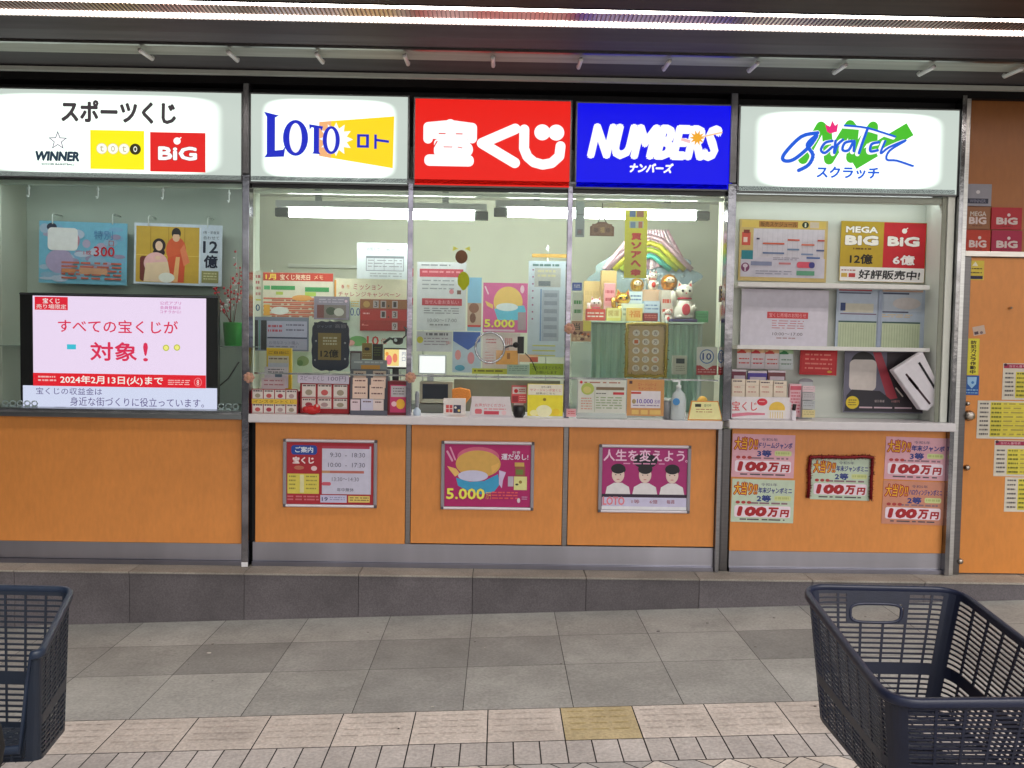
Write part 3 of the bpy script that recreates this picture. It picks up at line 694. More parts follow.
c.lines(250.5, 275, 260.5, 298, 4, (190, 110, 110), .5); c.text('00', 251, 304, 260, 311, (50, 90, 130), .03); c.rect(249.5, 299, 261, 300.5, (210, 200, 90))
c.done('price_sheet', 'narrow price sheet ending in blue 00 against the left post', 'sheet')
c = Canvas(314, 296.5, 349, 319.5, .52, (140, 132, 150), t=.02)
c.rect(317, 305, 324, 318, (110, 60, 60)); c.rect(324, 305, 346, 318, (120, 112, 108)); c.ell(331, 311, 5, 4, (60, 76, 60)); c.ell(339, 312, 5, 4, (190, 190, 180)); c.lines(319, 299, 344, 304, 2, (180, 172, 190)); c.ell(346, 301, 1.4, 1.4, (220, 190, 210))
c.done('display_box', 'mauve grey display box with a small dark picture above the navy frame', 'box')
c = Canvas(360, 299.5, 408.5, 331, 0.54, (150, 36, 34), t=.008)
c.rect(360.6, 300, 408, 308.8, (150, 96, 52)); c.rect(360.6, 309.6, 408, 320.4, (176, 40, 36)); c.rect(360.6, 321.2, 408, 330.5, (150, 34, 30)); c.ell(366.5, 304.5, 3.4, 3.2, (190, 150, 80)); c.lines(363, 313, 370, 316, 1, (236, 190, 190))
for (u, v, s_) in ((373, 300.7, '3'), (380.5, 300.7, '1'), (392, 300.7, '1'), (380.5, 310.7, '1'), (392, 310.7, '3'), (392, 322.4, '9')):
    c.rect(u, v, u+5.6, v+7.4, (176, 164, 164)); c.text(s_, u+1.2, v+1, u+4.4, v+6.4, (40, 30, 32), .04)
c.ell(388.5, 306, .8, .8, (40, 30, 30)); c.ell(388.5, 317, .8, .8, (60, 20, 20)); c.ell(363, 325, 1, 1, (220, 140, 130)); c.lines(363.5, 325, 369, 327, 1, (220, 130, 120))
c.done('number_board', 'red and brown board with flip number cards 3 1 1 beside the left mullion', 'board')
c = Canvas(249, 317, 308.5, 351, 0.535, (120, 128, 148), t=.008)
c.rect(249.5, 320.5, 258, 350, (34, 36, 44)); c.rect(259, 320, 260, 350, (90, 140, 130)); c.rect(261, 320.5, 266.5, 350, (34, 36, 44)); c.rect(267, 321, 307, 337, (176, 176, 202)); c.rect(267, 338.6, 307, 349.4, (168, 168, 192))
c.lines(268, 325, 282, 334, 2, (180, 70, 90), .5); c.lines(286, 324, 304, 334, 2, (110, 104, 130), .3); c.text('お得なネット購入', 269, 341, 299, 344.5, (120, 116, 140)); c.lines(269, 346, 297, 348.4, 1, (130, 126, 150)); c.rect(268, 337.2, 307, 338.2, (50, 50, 90))
c.done('information_board', 'slate blue information board with a black column at the left post', 'board')
c = Canvas(293, 352, 312, 372, 0.55, (206, 226, 198), t=.002); c.ell(303, 361, 6, 5, (150, 176, 120)); c.ell(300, 363, 3, 3, (110, 150, 90)); c.done('leaflet', 'pale green leaflet left of the navy frame', 'leaflet')
# navy scalloped frame
q = R(311.5, 321, 349.5, 371, .075)
fr = thing('framed_picture', 'navy scalloped frame round a gold plate reading 12億', 'frame', ((q[0]+q[1])/2, .08, q[2]))
pts = []; cx, cz = (q[0]+q[1])/2, (q[2]+q[3])/2; hw, hh = (q[1]-q[0])/2, (q[3]-q[2])/2
for k in range(96):
    a_ = 2*PI*k/96; ca, sa = math.cos(a_), math.sin(a_); r = (abs(ca)**5+abs(sa)**5)**(-1/5); w = 1-.035*(1+math.cos(a_*14))*.5
    pts.append((cx+hw*r*w*ca, cz+hh*r*w*sa))
MB().prism(pts, .07, .09, (20, 34, 66)).build('frame_board', 'plastic', fr, bevel=.002)
c = Canvas(318, 333, 341, 360, .068, (150, 128, 74), t=.0018); c.lines(323, 337, 337, 346, 3, (214, 206, 176), .6); c.text('12億', 320.5, 349.5, 338.5, 357.5, (24, 22, 20), .04); c.done('gold_plate', parent=fr)
c = Canvas(314, 322.5, 347, 331, .0685, (24, 38, 70), t=.001); c.text('ジャンボ', 317, 325, 332, 328, (120, 130, 160)); c.text('高額', 335, 324, 346, 328, (130, 130, 150)); c.done('frame_caption', parent=fr)
for (u, v) in ((345, 343), (345, 359), (316, 341), (315, 360)): p = P(u, v, .068); MB().ball((p.x, .068, p.z), .006, .004, .006, (190, 190, 200), 8).build('stud', 'plastic', fr)
# yellow brochure holder and white leaflets
q = R(266, 348, 291, 388, .16)
t = thing('brochure_holder', 'yellow brochure holder with white leaflets standing behind the left card rack', 'holder', ((q[0]+q[1])/2, .18, ZC))
MB().box(q[0], q[1], .17, .2, ZC, q[3], (232, 196, 40)).build('back_panel', 'plastic', t, bevel=.002)
c = Canvas(267.5, 350, 290.5, 354.5, .166, (236, 190, 20), t=.003); c.text('ご自由に', 268.5, 351, 289, 354, (90, 60, 20), .02); c.done('header', parent=t)
c = Canvas(268, 356, 288.5, 372, .155, (216, 206, 180), t=.006); c.lines(269, 358, 287, 361, 1, (130, 110, 90)); c.rect(268, 363, 288.5, 372, (196, 200, 214)); c.done('leaflet', parent=t)
c = Canvas(264.5, 367, 288, 388, .14, (222, 214, 222), t=.006); c.lines(268, 369, 284, 374, 2, (100, 96, 110), .35); c.rect(275, 374, 282, 377, (90, 110, 130)); c.done('leaflet', parent=t)
c = Canvas(261.5, 378, 285, 390, .12, (226, 214, 216), t=.006); c.lines(264, 380, 284, 388, 2, (190, 130, 140), .3); c.done('leaflet', parent=t)
# card racks on the counter
def card(c, u0, v0, u1, v1, kind=0):
    c.rect(u0, v0, u1, v1, (222, 214, 208)); c.lines(u0+.8, v0+.6, u1-.6, v0+2.6, 1, (96, 80, 84), .7)
    c.ell((u0+u1)/2, v0+(v1-v0)*.62, (u1-u0)*.26, (v1-v0)*.22, ((160, 150, 130), (196, 90, 90), (176, 60, 76), (176, 150, 150))[kind % 4])
    c.rect(u0+.6, v1-1.2, u1-.6, v1-.5, (180, 170, 170))
def rack(u0, v0, u1, v1, y, name, label, bodycol, painter, depth=.12, mt='plastic'):
    q = R(u0, v0, u1, v1, y); t = thing('card_rack', label, 'rack', ((q[0]+q[1])/2, y, ZC), None)
    MB().box(q[0], q[1], y, y+depth, ZC, q[3]-.02, bodycol).build('rack_body', mt, t, bevel=.003)
    painter(t, y); return t
def pa(t, y):
    c = Canvas(251.5, 389, 297.5, 414, y-.003, (150, 30, 44), t=.003)
    for i in range(4):
        u = 252.5+i*11.3; card(c, u, 389.8, u+10.3, 399.5, i); card(c, u, 403.8, u+10.3, 413.2, i+1)
    c.rect(252, 399, 297, 404, (226, 190, 70)); c.text('インスタントくじ', 254, 400, 294, 403, (90, 60, 30), .01); c.done('card_front', parent=t)
rack(250.5, 388, 298, 414.5, -.01, 'r', 'low red rack with two rows of four cards and a yellow band', (120, 24, 38), pa, .1)
def pb(t, y):
    c = Canvas(300.5, 374, 349, 413, y-.003, (156, 30, 40), t=.003)
    for i in range(3):
        u = 302+i*15.8; card(c, u, 384.5, u+13.6, 397.5, (0, 1, 0)[i]); card(c, u, 398.5, u+13.6, 408.5, (2, 3, 0)[i])
    c.done('card_front', parent=t)
    c = Canvas(297.5, 373.5, 349, 383.5, y-.012, (196, 190, 208), t=.006, rot=-.5); c.text('スピードくじ', 300, 376, 324, 381, (110, 104, 130), .01); c.text('100円', 328, 376, 346, 381, (110, 104, 130), .01); c.done('rack_header', parent=t)
rack(300, 374, 349.5, 413.5, .02, 'r', 'rack with pale header band and two rows of three cards under navy frame', (140, 30, 40), pb, .1)
def pc(t, y):
    c = Canvas(351, 360, 387, 372, y+.06, (160, 166, 172), t=.01); c.rect(361, 365, 380, 371.5, (226, 160, 70)); c.lines(354, 361.5, 384, 365, 1, (210, 214, 220)); c.done('rack_header', parent=t)
    rows = ((353.5, 371, 366, 379, .05), (373, 371, 386, 379, .05), (352.8, 378, 367.5, 388, .035), (371, 378, 385.5, 388, .035), (352.5, 384.5, 367.5, 398.5, .018), (369.5, 385, 384.5, 399, .018), (350.5, 399.5, 360, 410.5, .0), (361, 399, 373, 410.5, -.002), (373, 399.5, 383.5, 410.5, .0))
    for i, (a_, b_, c_, d_, dy) in enumerate(rows):
        k = Canvas(a_, b_, c_, d_, y+dy, (232, 206, 190) if i < 6 else ((226, 206, 214), (206, 204, 226), (228, 212, 208))[i-6], t=.008)
        k.lines(a_+2, b_+2, c_-2, b_+3.6, 1, (110, 70, 76), .8)
        if i in (4, 5): k.lines(a_+2, b_+8, c_-2, b_+9.6, 1, (110, 70, 76), .8)
        k.done('card_bundle', parent=t)
    q = R(350, 410, 387, 414.5, y-.008); MB().box(q[0], q[1], y-.008, y+.1, ZC, ZC+.028, (92, 94, 108)).build('rack_tray', 'plastic', t, bevel=.003)
q = R(350, 362, 387.5, 414.5, .0)
rack(350, 366, 388, 414.5, .03, 'r', 'grey stepped rack with two columns of cream cards between two red card racks', (110, 112, 124), lambda t, y: pc(t, y-.055), .09)
def pd(t, y):
    c = Canvas(390, 385, 406.5, 412.5, y-.003, (198, 60, 110), t=.003); c.rect(391, 386, 406, 397, (190, 186, 190)); c.lines(393, 388, 404, 396, 3, (120, 110, 116), .4); c.ell(400.5, 404, 4.5, 5, (240, 184, 60)); c.ell(394, 404, 2.6, 2.6, (232, 190, 200)); c.done('picture_front', parent=t)
rack(387.5, 378, 407.5, 414.5, .0, 'r', 'narrow dark red box with a pink and yellow picture beside the left mullion', (112, 26, 38), pd, .1)
# red figurine
p = P(312, 412, -.04); zb = ZC; x = p.x
fg = MB().ball((x, -.035, zb+.028), .052, .03, .028, (196, 28, 30), 16).ball((x+.03, -.045, zb+.045), .022, .02, .022, (206, 40, 38), 12).ball((x-.035, -.04, zb+.03), .026, .024, .022, (190, 24, 28), 12)
fg.ball((x+.036, -.06, zb+.056), .008, .007, .008, (226, 196, 190), 8)
fg.build('lucky_ornament', 'plastic', None, 'small round red ornament lying in front of the middle card rack', 'ornament')
# screens and clutter behind glass
q = R(383.5, 348, 407.5, 369, .2)
t = thing('small_monitor', 'small lit monitor with yellow and white picture left of the left mullion', 'monitor', ((q[0]+q[1])/2, .21, ZC))
MB().box(q[0], q[1], .2, .23, q[2], q[3], (50, 44, 50)).build('casing', 'plastic', t, bevel=.003)
MB().box((q[0]+q[1])/2-.02, (q[0]+q[1])/2+.02, .21, .228, ZC, q[2], (60, 60, 64)).build('stand', 'plastic', t)
c = Canvas(384.5, 349.5, 406.5, 367, .198, (250, 244, 236), t=.001); c.rect(384.5, 349.5, 399, 366, (246, 212, 130)); c.ell(389, 360, 3, 5, (232, 110, 130)); c.ell(395, 358, 2.4, 4.6, (236, 130, 90)); c.ell(387, 354, 1.6, 2, (240, 150, 60)); c.text('円', 402, 352, 405.5, 356, (90, 110, 150)); c.text('口', 402, 357, 405.5, 361, (90, 110, 150)); c.done('screen', parent=t, kind='screen')
c = Canvas(362, 343, 372, 359, .16, (150, 124, 62), t=.006); c.ell(367, 349, 2.6, 1.6, (40, 34, 40)); c.lines(363, 353, 371, 357, 2, (190, 170, 110)); c.done('picture_card', 'small brown picture card with a dark bird shape beside the black box', 'card')
c = Canvas(372.5, 344, 382.5, 361, .16, (26, 26, 20), t=.03); c.lines(374, 347, 381, 357, 4, (80, 96, 30), .4); c.done('black_box', 'small upright black box behind the stepped card rack', 'box')
c = Canvas(350, 351, 361.5, 371, .15, (90, 64, 70), t=.01); c.rect(351.3, 353, 360.3, 370, (168, 170, 170)); c.done('framed_picture', 'small grey picture in a dark frame right of the navy frame', 'frame')
for zz, (u0, v0, u1, v1) in ((0, (350, 371, 362, 372)),): pass
# black clip lamp
p = P(398, 340, .14); z = p.z
t = thing('clip_lamp', 'black clip lamp head with a silver reflector above the small monitor', 'lamp', (p.x, .14, z))
MB().lathe(p.x, .14, [(.012, z-.03), (.03, z-.02), (.036, z+.01), (.03, z+.016)], (24, 30, 34), 16).build('lamp_head', 'plastic', t)
MB().ball((p.x-.01, .11, z+.0), .012, .006, .012, (225, 240, 238)).build('bulb', 'plastic', t)
MB().tube([(p.x+.02, .14, z), (p.x+.05, .14, z+.03), (p.x+.055, .1, z+.07), (p.x+.05, .03, z+.08)], .005, (40, 46, 48), 6).build('arm', 'plastic', t)
MB().tube([(p.x-.09, .14, z-.02), (p.x-.05, .13, z+.01), (p.x-.02, .14, z)], .009, (34, 44, 44), 6).build('bracket', 'plastic', t)
# tan rosettes on posts
for (u, v, Y, lab) in ((249, 377.5, -.05, 'tan fabric rosette stuck on the left post'), (410.5, 377.5, -.034, 'tan fabric rosette stuck on the left mullion'), (569.5, 328.5, -.034, 'tan fabric rosette stuck on the right mullion')):
    p = P(u, v, Y); mb = MB(); mb.ball((p.x, Y-.004, p.z), .016, .012, .016, (205, 158, 128), 10)
    for k in range(7): a_ = 2*PI*k/7; mb.ball((p.x+.021*math.cos(a_), Y, p.z+.021*math.sin(a_)), .014, .008, .014, (196, 150, 132), 8)
    mb.build('rosette', 'fabric', None, lab, 'rosette', 'tan rosettes on the window posts')
# ================================================================ CENTRE WINDOW
c = Canvas(417, 262, 466, 330.5, 0.472, (208, 212, 216), t=.0006)
c.lines(421, 264.5, 450, 267.5, 1, (130, 134, 140)); c.rect(419.5, 269, 463, 277, (186, 60, 80)); c.lines(422, 271, 460, 275, 1, (220, 140, 150)); c.lines(422, 280, 454, 292, 3, (150, 156, 160), .3); c.ell(451.5, 291.5, 2.4, 2.4, (200, 130, 140)); c.rect(457, 290, 461, 294, (110, 70, 60))
c.rect(422, 298.5, 462, 305.5, (176, 40, 60)); c.text('当せん金お支払い', 425, 300, 459, 304, (225, 160, 170)); c.lines(424, 308, 459, 315, 3, (120, 124, 130), .35); c.text('10:00〜17:00', 428, 318.5, 457, 322, (110, 116, 124)); c.lines(430, 324, 450, 327, 1, (130, 134, 140), .5)
c.done('notice_sheet', 'white notice sheet with two red bars at the left edge of the middle pane', 'notice')
# round charms
p = P(461.5, 257, .0095); z = p.z
t = thing('hanging_charm', 'round brown charm with yellow ears hanging above the notice with red bars', 'charm', (p.x, .0, z))
MB().ball((p.x, .0, z), .038, .011, .042, (122, 88, 66), 18).build('disc', 'fabric', t)
for s_ in (-1, 1): MB().prism([(p.x+s_*.055, z+.035), (p.x+s_*.05, z+.065), (p.x+s_*.02, z+.05)], -.004, .004, (226, 226, 110)).build('ear', 'fabric', t)
p = P(463.5, 281, -.002); z = p.z
MB().prism([(p.x+.037*math.cos(k*PI/8)*(1-.3*(math.sin(k*PI/8) < -.6)), z+.058*math.sin(k*PI/8)) for k in range(16)], -.006, .009, (176, 186, 40)).build('leaf_charm', 'fabric', None, 'yellow green leaf shaped charm overlapping the notice with red bars', 'charm')
c = Canvas(467.5, 277.5, 481.5, 331, 0.48, (150, 194, 216), t=.002); c.rect(467.5, 277.5, 481, 303, (134, 190, 222)); c.rect(467.5, 303, 481.5, 326, (190, 160, 140)); c.ell(474, 308, 5, 5, (140, 90, 70)); c.ell(473, 318, 3, 5, (120, 76, 60)); c.rect(468, 325, 481, 327, (200, 60, 60)); c.done('leaflet', 'narrow blue and brown leaflet between the white notice and the pink poster', 'leaflet')
c = Canvas(483, 283, 527.5, 332.5, 0.48, (214, 96, 156), t=.003)
c.ell(508, 302, 14.5, 15.5, (240, 200, 110)); c.face([(494, 309), (524, 305), (526, 311), (520, 320), (498, 320)], (96, 192, 222)); c.ell(507, 307, 11, 4, (226, 236, 240)); c.ell(522, 289, 2, 4, (235, 200, 215)); c.stroke([(485, 287), (488, 294)], 1.4, (240, 210, 225)); c.face([(485, 301), (493, 305), (493, 309), (487, 306)], (240, 200, 110))
c.text('5.000', 484.5, 319.5, 515, 327.5, (244, 238, 90), .05, 0, (150, 140, 50), .02); c.rect(484, 329.5, 515, 331.5, (226, 190, 210)); c.rect(518, 312, 526, 330, (170, 150, 160)); c.done('poster', 'pink poster with yellow round shape and number 5.000 inside the middle pane', 'poster')
q = R(528, 261, 566, 359, .5)
t = thing('hanging_board', 'long pale blue list board hanging from a wooden bar in the middle pane', 'board', ((q[0]+q[1])/2, .5, q[2]))
c = Canvas(528, 261, 565, 357, 0.5, (190, 204, 216), t=.004)
c.lines(532, 264, 559, 266.5, 1, (70, 110, 110), .9); c.rect(534, 268, 560, 287, (170, 172, 170)); c.lines(537, 270, 556, 279, 2, (196, 190, 150), .5); c.rect(538, 281, 550, 286, (100, 110, 120)); c.rect(542, 290, 559, 341, (160, 170, 186)); c.rect(540, 289, 541.5, 341, (110, 140, 180))
for i in range(6): c.rect(544, 293+i*8, 557, 297+i*8, (132, 142, 156))
for i in range(8): c.ell(532.5, 270+i*7, .9, .9, (150, 90, 130))
for v in (345, 350, 355): c.rect(533, v, 556, v+1.4, (196, 196, 110))
c.done('list_sheet', parent=t)
q2 = R(532, 254, 566, 257.5, .5); MB().box(q2[0], q2[1], .495, .51, q2[2], q2[3], (190, 150, 70)).build('wooden_bar', 'matte', t)
x = P(548, 250, .5).x; MB().tube([(x, .5, q2[3]), (x, .5, q2[3]+.02), (x-.015, .5, q2[3]+.035), (x, .5, q2[3]+.05), (x+.012, .5, q2[3]+.035)], .004, (220, 230, 228), 6).build('hook', 'plastic', t)
c = Canvas(416.5, 331.5, 452, 351.5, 0.48, (206, 206, 212), t=.002); c.ell(420, 340, 3.2, 3.4, (200, 190, 60)); c.lines(426, 333, 448, 336, 1, (110, 110, 120), .8); c.lines(424, 338, 448, 347, 3, (150, 140, 150), .3); c.text('お願い', 446, 341, 451, 344, (200, 70, 80)); c.done('leaflet', 'small white leaflet with a yellow spot under the notice with red bars', 'leaflet')
c = Canvas(452.5, 331.5, 481, 372.5, 0.482, (190, 206, 222), t=.002); c.face([(453, 332), (480, 332), (480, 341), (468, 350), (461, 346), (453, 341)], (60, 96, 176)); c.ell(458, 355, 3, 5, (226, 150, 150)); c.ell(471, 358, 3.5, 6, (226, 150, 160)); c.ell(460, 368, 5, 3, (90, 160, 190)); c.done('poster', 'white poster with a deep blue scalloped top under the narrow leaflet', 'poster')
c = Canvas(482.5, 333, 520, 370, 0.484, (222, 206, 204), t=.002); c.text('開', 505, 338, 512, 345, (200, 110, 120)); c.text('福', 503, 346, 509, 350, (200, 130, 130)); c.lines(485, 352, 494, 366, 5, (216, 150, 150), .4); c.ell(492, 346, 5, 8, (226, 200, 196)); c.lines(486, 339, 496, 345, 2, (190, 80, 90), .4); c.done('poster', 'pinkish white poster behind the round magnifier ring', 'poster')
# magnifier
p = P(490, 347.5, -.02); z = p.z; x = p.x
t = thing('magnifier', 'round chrome magnifier ring on an arm in front of the middle pane', 'magnifier', (x, -.02, z))
MB().tube([(x+.09*math.cos(2*PI*k/40), -.02, z+.093*math.sin(2*PI*k/40)) for k in range(40)], .0065, (205, 208, 214), 8, closed=True).build('ring', 'chrome', t)
MB().lathe(x, z, [(.085, -.022), (.06, -.024), (.02, -.026)], (235, 240, 242), axis='y', n=32).build('lens', 'lens', t)
b = P(521, 346, .0); MB().tube([(x+.09, -.02, z), (b.x-.07, -.02, b.z), (b.x-.02, -.01, b.z)], .006, (60, 60, 66), 6).build('arm', 'plastic', t)
q = R(517.5, 336.5, 524, 353.5, -.012); MB().box(q[0], q[1], -.016, .008, q[2], q[3], (22, 22, 24)).build('suction_mount', 'plastic', t, bevel=.003)
MB().ball((q[0]-.01, -.018, (q[2]+q[3])/2), .02, .012, .018, (22, 22, 24)).build('knob', 'plastic', t)
c = Canvas(496, 350.5, 518, 364.5, 0.47, (232, 164, 84), t=.0004); c.text('1', 507, 353, 510, 359, (160, 100, 40)); c.done('paper_note', 'plain orange note taped under the magnifier ring', 'note')
c = Canvas(519, 354.5, 538, 362, 0.47, (230, 180, 140), t=.0005); c.rect(530, 357, 538, 362, (190, 80, 60)); c.done('paper_note', 'small peach and red note right of the orange note', 'note')
a = P(525, 353, .0); b = P(536, 371, .0)
MB().tube([a, (a.x+.03, .0, a.z-.03), (b.x-.02, .0, b.z+.05), b], .003, (20, 20, 20), 6).build('wire', 'plastic', None, 'thin black wire hanging from the magnifier mount', 'wire')
q = R(419.5, 356, 445, 373, .25)
t = thing('tablet', 'small tablet with a blank glowing white screen behind the middle pane', 'tablet', ((q[0]+q[1])/2, .26, ZC))
MB().box(q[0]-.008, q[1]+.008, .25, .265, q[2]-.008, q[3]+.008, (200, 206, 206)).build('casing', 'plastic', t, bevel=.004)
c = Canvas(419.5, 356, 445, 373, .248, (255, 255, 255), t=.001); c.done('screen', parent=t, kind='screen')
MB().box(q[0]+.05, q[0]+.09, .252, .3, ZC, q[2]-.008, (180, 184, 186)).build('stand', 'plastic', t)
c = Canvas(529.5, 363.5, 563.5, 375, GY, (186, 206, 48), t=.0006); c.text('こちらのまどぐちへ', 532, 366, 561, 369.5, (50, 60, 20), .01); c.text('お願いします', 536, 371, 557, 374, (50, 60, 20), .01); c.done('label_strip', 'lime green label strip with two lines of black writing', 'label')
c = Canvas(472, 368.5, 507, 374, 0.478, (206, 204, 70), t=.003); c.lines(474, 370, 504, 373, 1, (120, 116, 40), .6); c.done('label_strip', 'yellow label strip at the foot of the middle pane', 'label')
c = Canvas(507, 364.5, 529, 374.5, 0.48, (176, 200, 188), t=.01); c.lines(509, 366, 527, 372, 3, (140, 160, 150), .4); c.done('paper_pad', 'pale green paper pad between the yellow and lime strips', 'pad')
# register
q = R(419.5, 381.5, 452.5, 403.5, .24)
t = thing('cash_register', 'beige cash register with a dark screen seen under the middle pane', 'register', ((q[0]+q[1])/2, .3, ZC))
MB().box(q[0], q[1], .24, .3, q[2], q[3], (176, 172, 150)).build('casing', 'plastic', t, bevel=.006)
c = Canvas(422.5, 384, 448, 399, .237, (34, 44, 58), t=.002); c.rect(424, 385.5, 446.5, 397.5, (26, 36, 48)); c.done('screen', parent=t, kind='plastic')
MB().box(q[0]-.01, q[1]+.03, .22, .42, ZC, q[2]-.001, (120, 124, 116)).build('base', 'plastic', t, bevel=.006)
MB().prism([(q[0]+.01, q[2]+.004), (q[1]-.01, q[2]+.004), (q[1]-.03, q[2]+.03), (q[0]+.03, q[2]+.03)], .226, .236, (186, 190, 168)).build('key_row', 'plastic', t)
q = R(454, 380, 560, 400, .42); MB().box(q[0], q[1], .42, .46, ZC, q[3], (128, 126, 106)).build('counter_screen', 'laminate', booth)
# small counter things in the middle
p = P(417, 410, .02); x = p.x
t = thing('small_bottle', 'small translucent bottle with pale blue base beside the left mullion', 'bottle', (x, .02, ZC))
MB().lathe(x, .02, [(.022, ZC), (.024, ZC+.03), (.012, ZC+.045), (.009, ZC+.05)], (190, 205, 220), 14).build('body', 'plastic', t)
MB().lathe(x, .02, [(.009, ZC+.0505), (.012, ZC+.06), (.014, ZC+.13), (.009, ZC+.15)], (140, 144, 150), 12).build('pump', 'plastic', t)
pts = [P(u, v, .1) for u, v in ((452, 389), (460, 387.5), (470, 390), (471, 397), (466, 403), (464, 414), (452, 414))]
t = MB().prism([(p.x, max(p.z, ZC)) for p in pts], .1, .14, (232, 146, 70)).build('pouch', 'fabric', None, 'orange and grey cloth pouch standing beside the calendar cube', 'pouch', bevel=.006)
c = Canvas(443.5, 398.5, 465.5, 414.5, -.0, (228, 220, 216), t=.03); c.rect(446, 405, 452.5, 412.5, (205, 80, 76)); c.rect(453.5, 405, 461, 413, (60, 60, 84)); c.rect(446, 408.4, 452.5, 409, (228, 220, 216)); c.rect(449, 405, 449.5, 412.5, (228, 220, 216)); c.ell(455.5, 407.5, 1.2, 1.2, (230, 225, 215)); c.ell(459, 410.5, 1.2, 1.2, (230, 210, 120)); c.ell(445.5, 401.5, 2.4, 2.6, (236, 232, 228)); c.done('calendar_cube', 'small white cube calendar with red and dark squares on the counter', 'calendar')
q = R(469, 396, 513, 417.5, -.03)
t = thing('counter_sign', 'low white sign with red writing in a clear stand in the middle of the counter', 'sign', ((q[0]+q[1])/2, -.03, ZC))
c = Canvas(471.5, 396.5, 510, 415.5, -.03, (226, 218, 222), t=.003); c.text('お声がけください', 475, 403.5, 505, 407, (206, 70, 90), .01); c.rrect(475, 409, 482, 414, 1.5, (220, 110, 120)); c.rect(484, 411, 499, 414.5, (206, 70, 90)); c.lines(484, 408.5, 506, 410.5, 1, (220, 120, 130)); c.ell(504, 412.5, 2.4, 2.4, (235, 200, 205)); c.done('sign_card', parent=t)
MB().prism([(q[0], ZC), (q[0]+.02, ZC+.125), (q[1]-.02, ZC+.125), (q[1], ZC)], -.026, -.02, (220, 214, 220)).box(q[0]-.01, q[1]+.01, -.05, .03, ZC, ZC+.006, (220, 216, 222)).build('stand', 'plastic', t)
c = Canvas(511.5, 385.5, 526.5, 403, .06, (214, 84, 90), t=.004); c.rect(512.5, 387, 526, 394, (230, 214, 214)); c.ell(516, 391, 2, 2, RED); c.rect(512.5, 396, 518, 402, (160, 50, 60)); c.lines(519, 389, 525, 393, 2, (190, 60, 70)); c.lines(519.5, 396, 525.5, 402, 3, (236, 190, 190), .4); 
o = c.done('card_sign', 'small red and white card standing behind the black cup', 'card')
MB().box(o.location.x-.03, o.location.x+.03, .064, .1, ZC, o.location.z+.02, (190, 180, 180)).build('stand', 'plastic', o)
p = P(519, 416, -.02); x = p.x
MB().lathe(x, -.01, [(.026, ZC), (.038, ZC+.02), (.04, ZC+.066), (.034, ZC+.074), (.02, ZC+.07)], (24, 24, 28), 18).build('cup', 'plastic', None, 'black round pot left of the yellow flyer', 'cup')
q = R(527, 384, 564, 417.5, -.03)
c = Canvas(527.5, 384, 563, 416, -.03, (240, 226, 60), t=.004); c.rect(528, 384.5, 562.5, 395, (236, 232, 214)); c.text('当せん番号', 541, 386, 551, 388, (80, 70, 60)); c.text('サマージャンボ宝くじ', 530, 388.6, 561, 391.5, (206, 80, 90), .01); c.text('結果はこちら', 536, 392.4, 555, 394.4, (80, 80, 70)); c.ell(544.5, 399.5, 1.6, 1.6, (150, 130, 40)); c.ell(544, 411, 8, 6, (246, 244, 200)); c.ell(534, 413, 4, 3, (246, 240, 170)); c.ell(556, 412, 4, 3.6, (240, 210, 50))
c.done('flyer_stand', 'yellow flyer with white top and red writing in front of the right mullion', 'flyer')
c = Canvas(566.5, 409, 576, 416.8, -.04, (226, 170, 176), t=.02); c.lines(568, 411, 575, 415, 2, (200, 80, 90)); c.done('tag_holder', 'tiny pink tag standing at the foot of the right mullion', 'tag')

dr = thing('display_rack', 'thin pale upright rods carrying the boards inside the left and middle panes', 'rack', (P(420, 400, .58).x, .58, ZC))
for u, v in ((272, 270), (330, 275), (402, 246), (424, 262), (478, 280), (500, 284), (548, 245)):
    p = P(u, v, .59); MB().tube([(p.x, .59, ZC-.03), (p.x, .59, p.z)], .004, (205, 210, 200), 6).build('upright', 'plastic', dr)
MB().box(P(255, 400, .59).x, P(566, 400, .59).x, .575, .605, ZC-.05, ZC-.03, (190, 194, 186)).build('base_rail', 'plastic', dr)
# ================================================================ RIGHT PANE : hanging things, charm shelf, curtain
p = P(602, 229, .16); z = p.z; x = p.x
t = thing('wooden_plaque', 'brown roofed wooden votive plaque hanging by a string left of the yellow banner', 'plaque', (x, .16, z))
q = R(590, 222, 614, 236, .16)
MB().prism([(q[0], q[2]), (q[1], q[2]), (q[1], q[3]-.03), ((q[0]+q[1])/2+.02, q[3]), ((q[0]+q[1])/2-.02, q[3]), (q[0], q[3]-.03)], .155, .165, (128, 92, 72)).build('plate', 'matte', t)
c = Canvas(592, 224, 612, 235, .1545, (140, 104, 80), t=.0003); c.ell(596, 230, 2.4, 2.4, (110, 74, 60)); c.ell(608, 230, 2.4, 2.4, (110, 74, 60)); c.text('福', 600, 227, 604.5, 233, (196, 160, 100), .03); c.done('drawing', parent=t)
zt = P(600, 203, .16).z
MB().tube([(x-.03, .16, q[3]-.01), (x, .16, q[3]+.05), (x, .16, zt)], .003, (70, 70, 70), 6).tube([(x+.03, .16, q[3]-.01), (x, .16, q[3]+.05)], .003, (70, 70, 70), 6).build('string', 'matte', t)
c = Canvas(575.5, 201, 584.5, 237, .12, (150, 160, 160), t=.004); c.rect(577, 229, 583, 235, (120, 124, 128)); c.text('券', 578, 230, 582, 234, (150, 110, 110)); c.rect(576, 214, 584, 215, (110, 116, 116)); c.done('hanging_tag', 'long grey tag hanging beside the right mullion', 'tag')
q = R(624.5, 210, 647, 278, .12)
c = Canvas(624.5, 210, 647, 278, .12, (238, 232, 56), t=.0015)
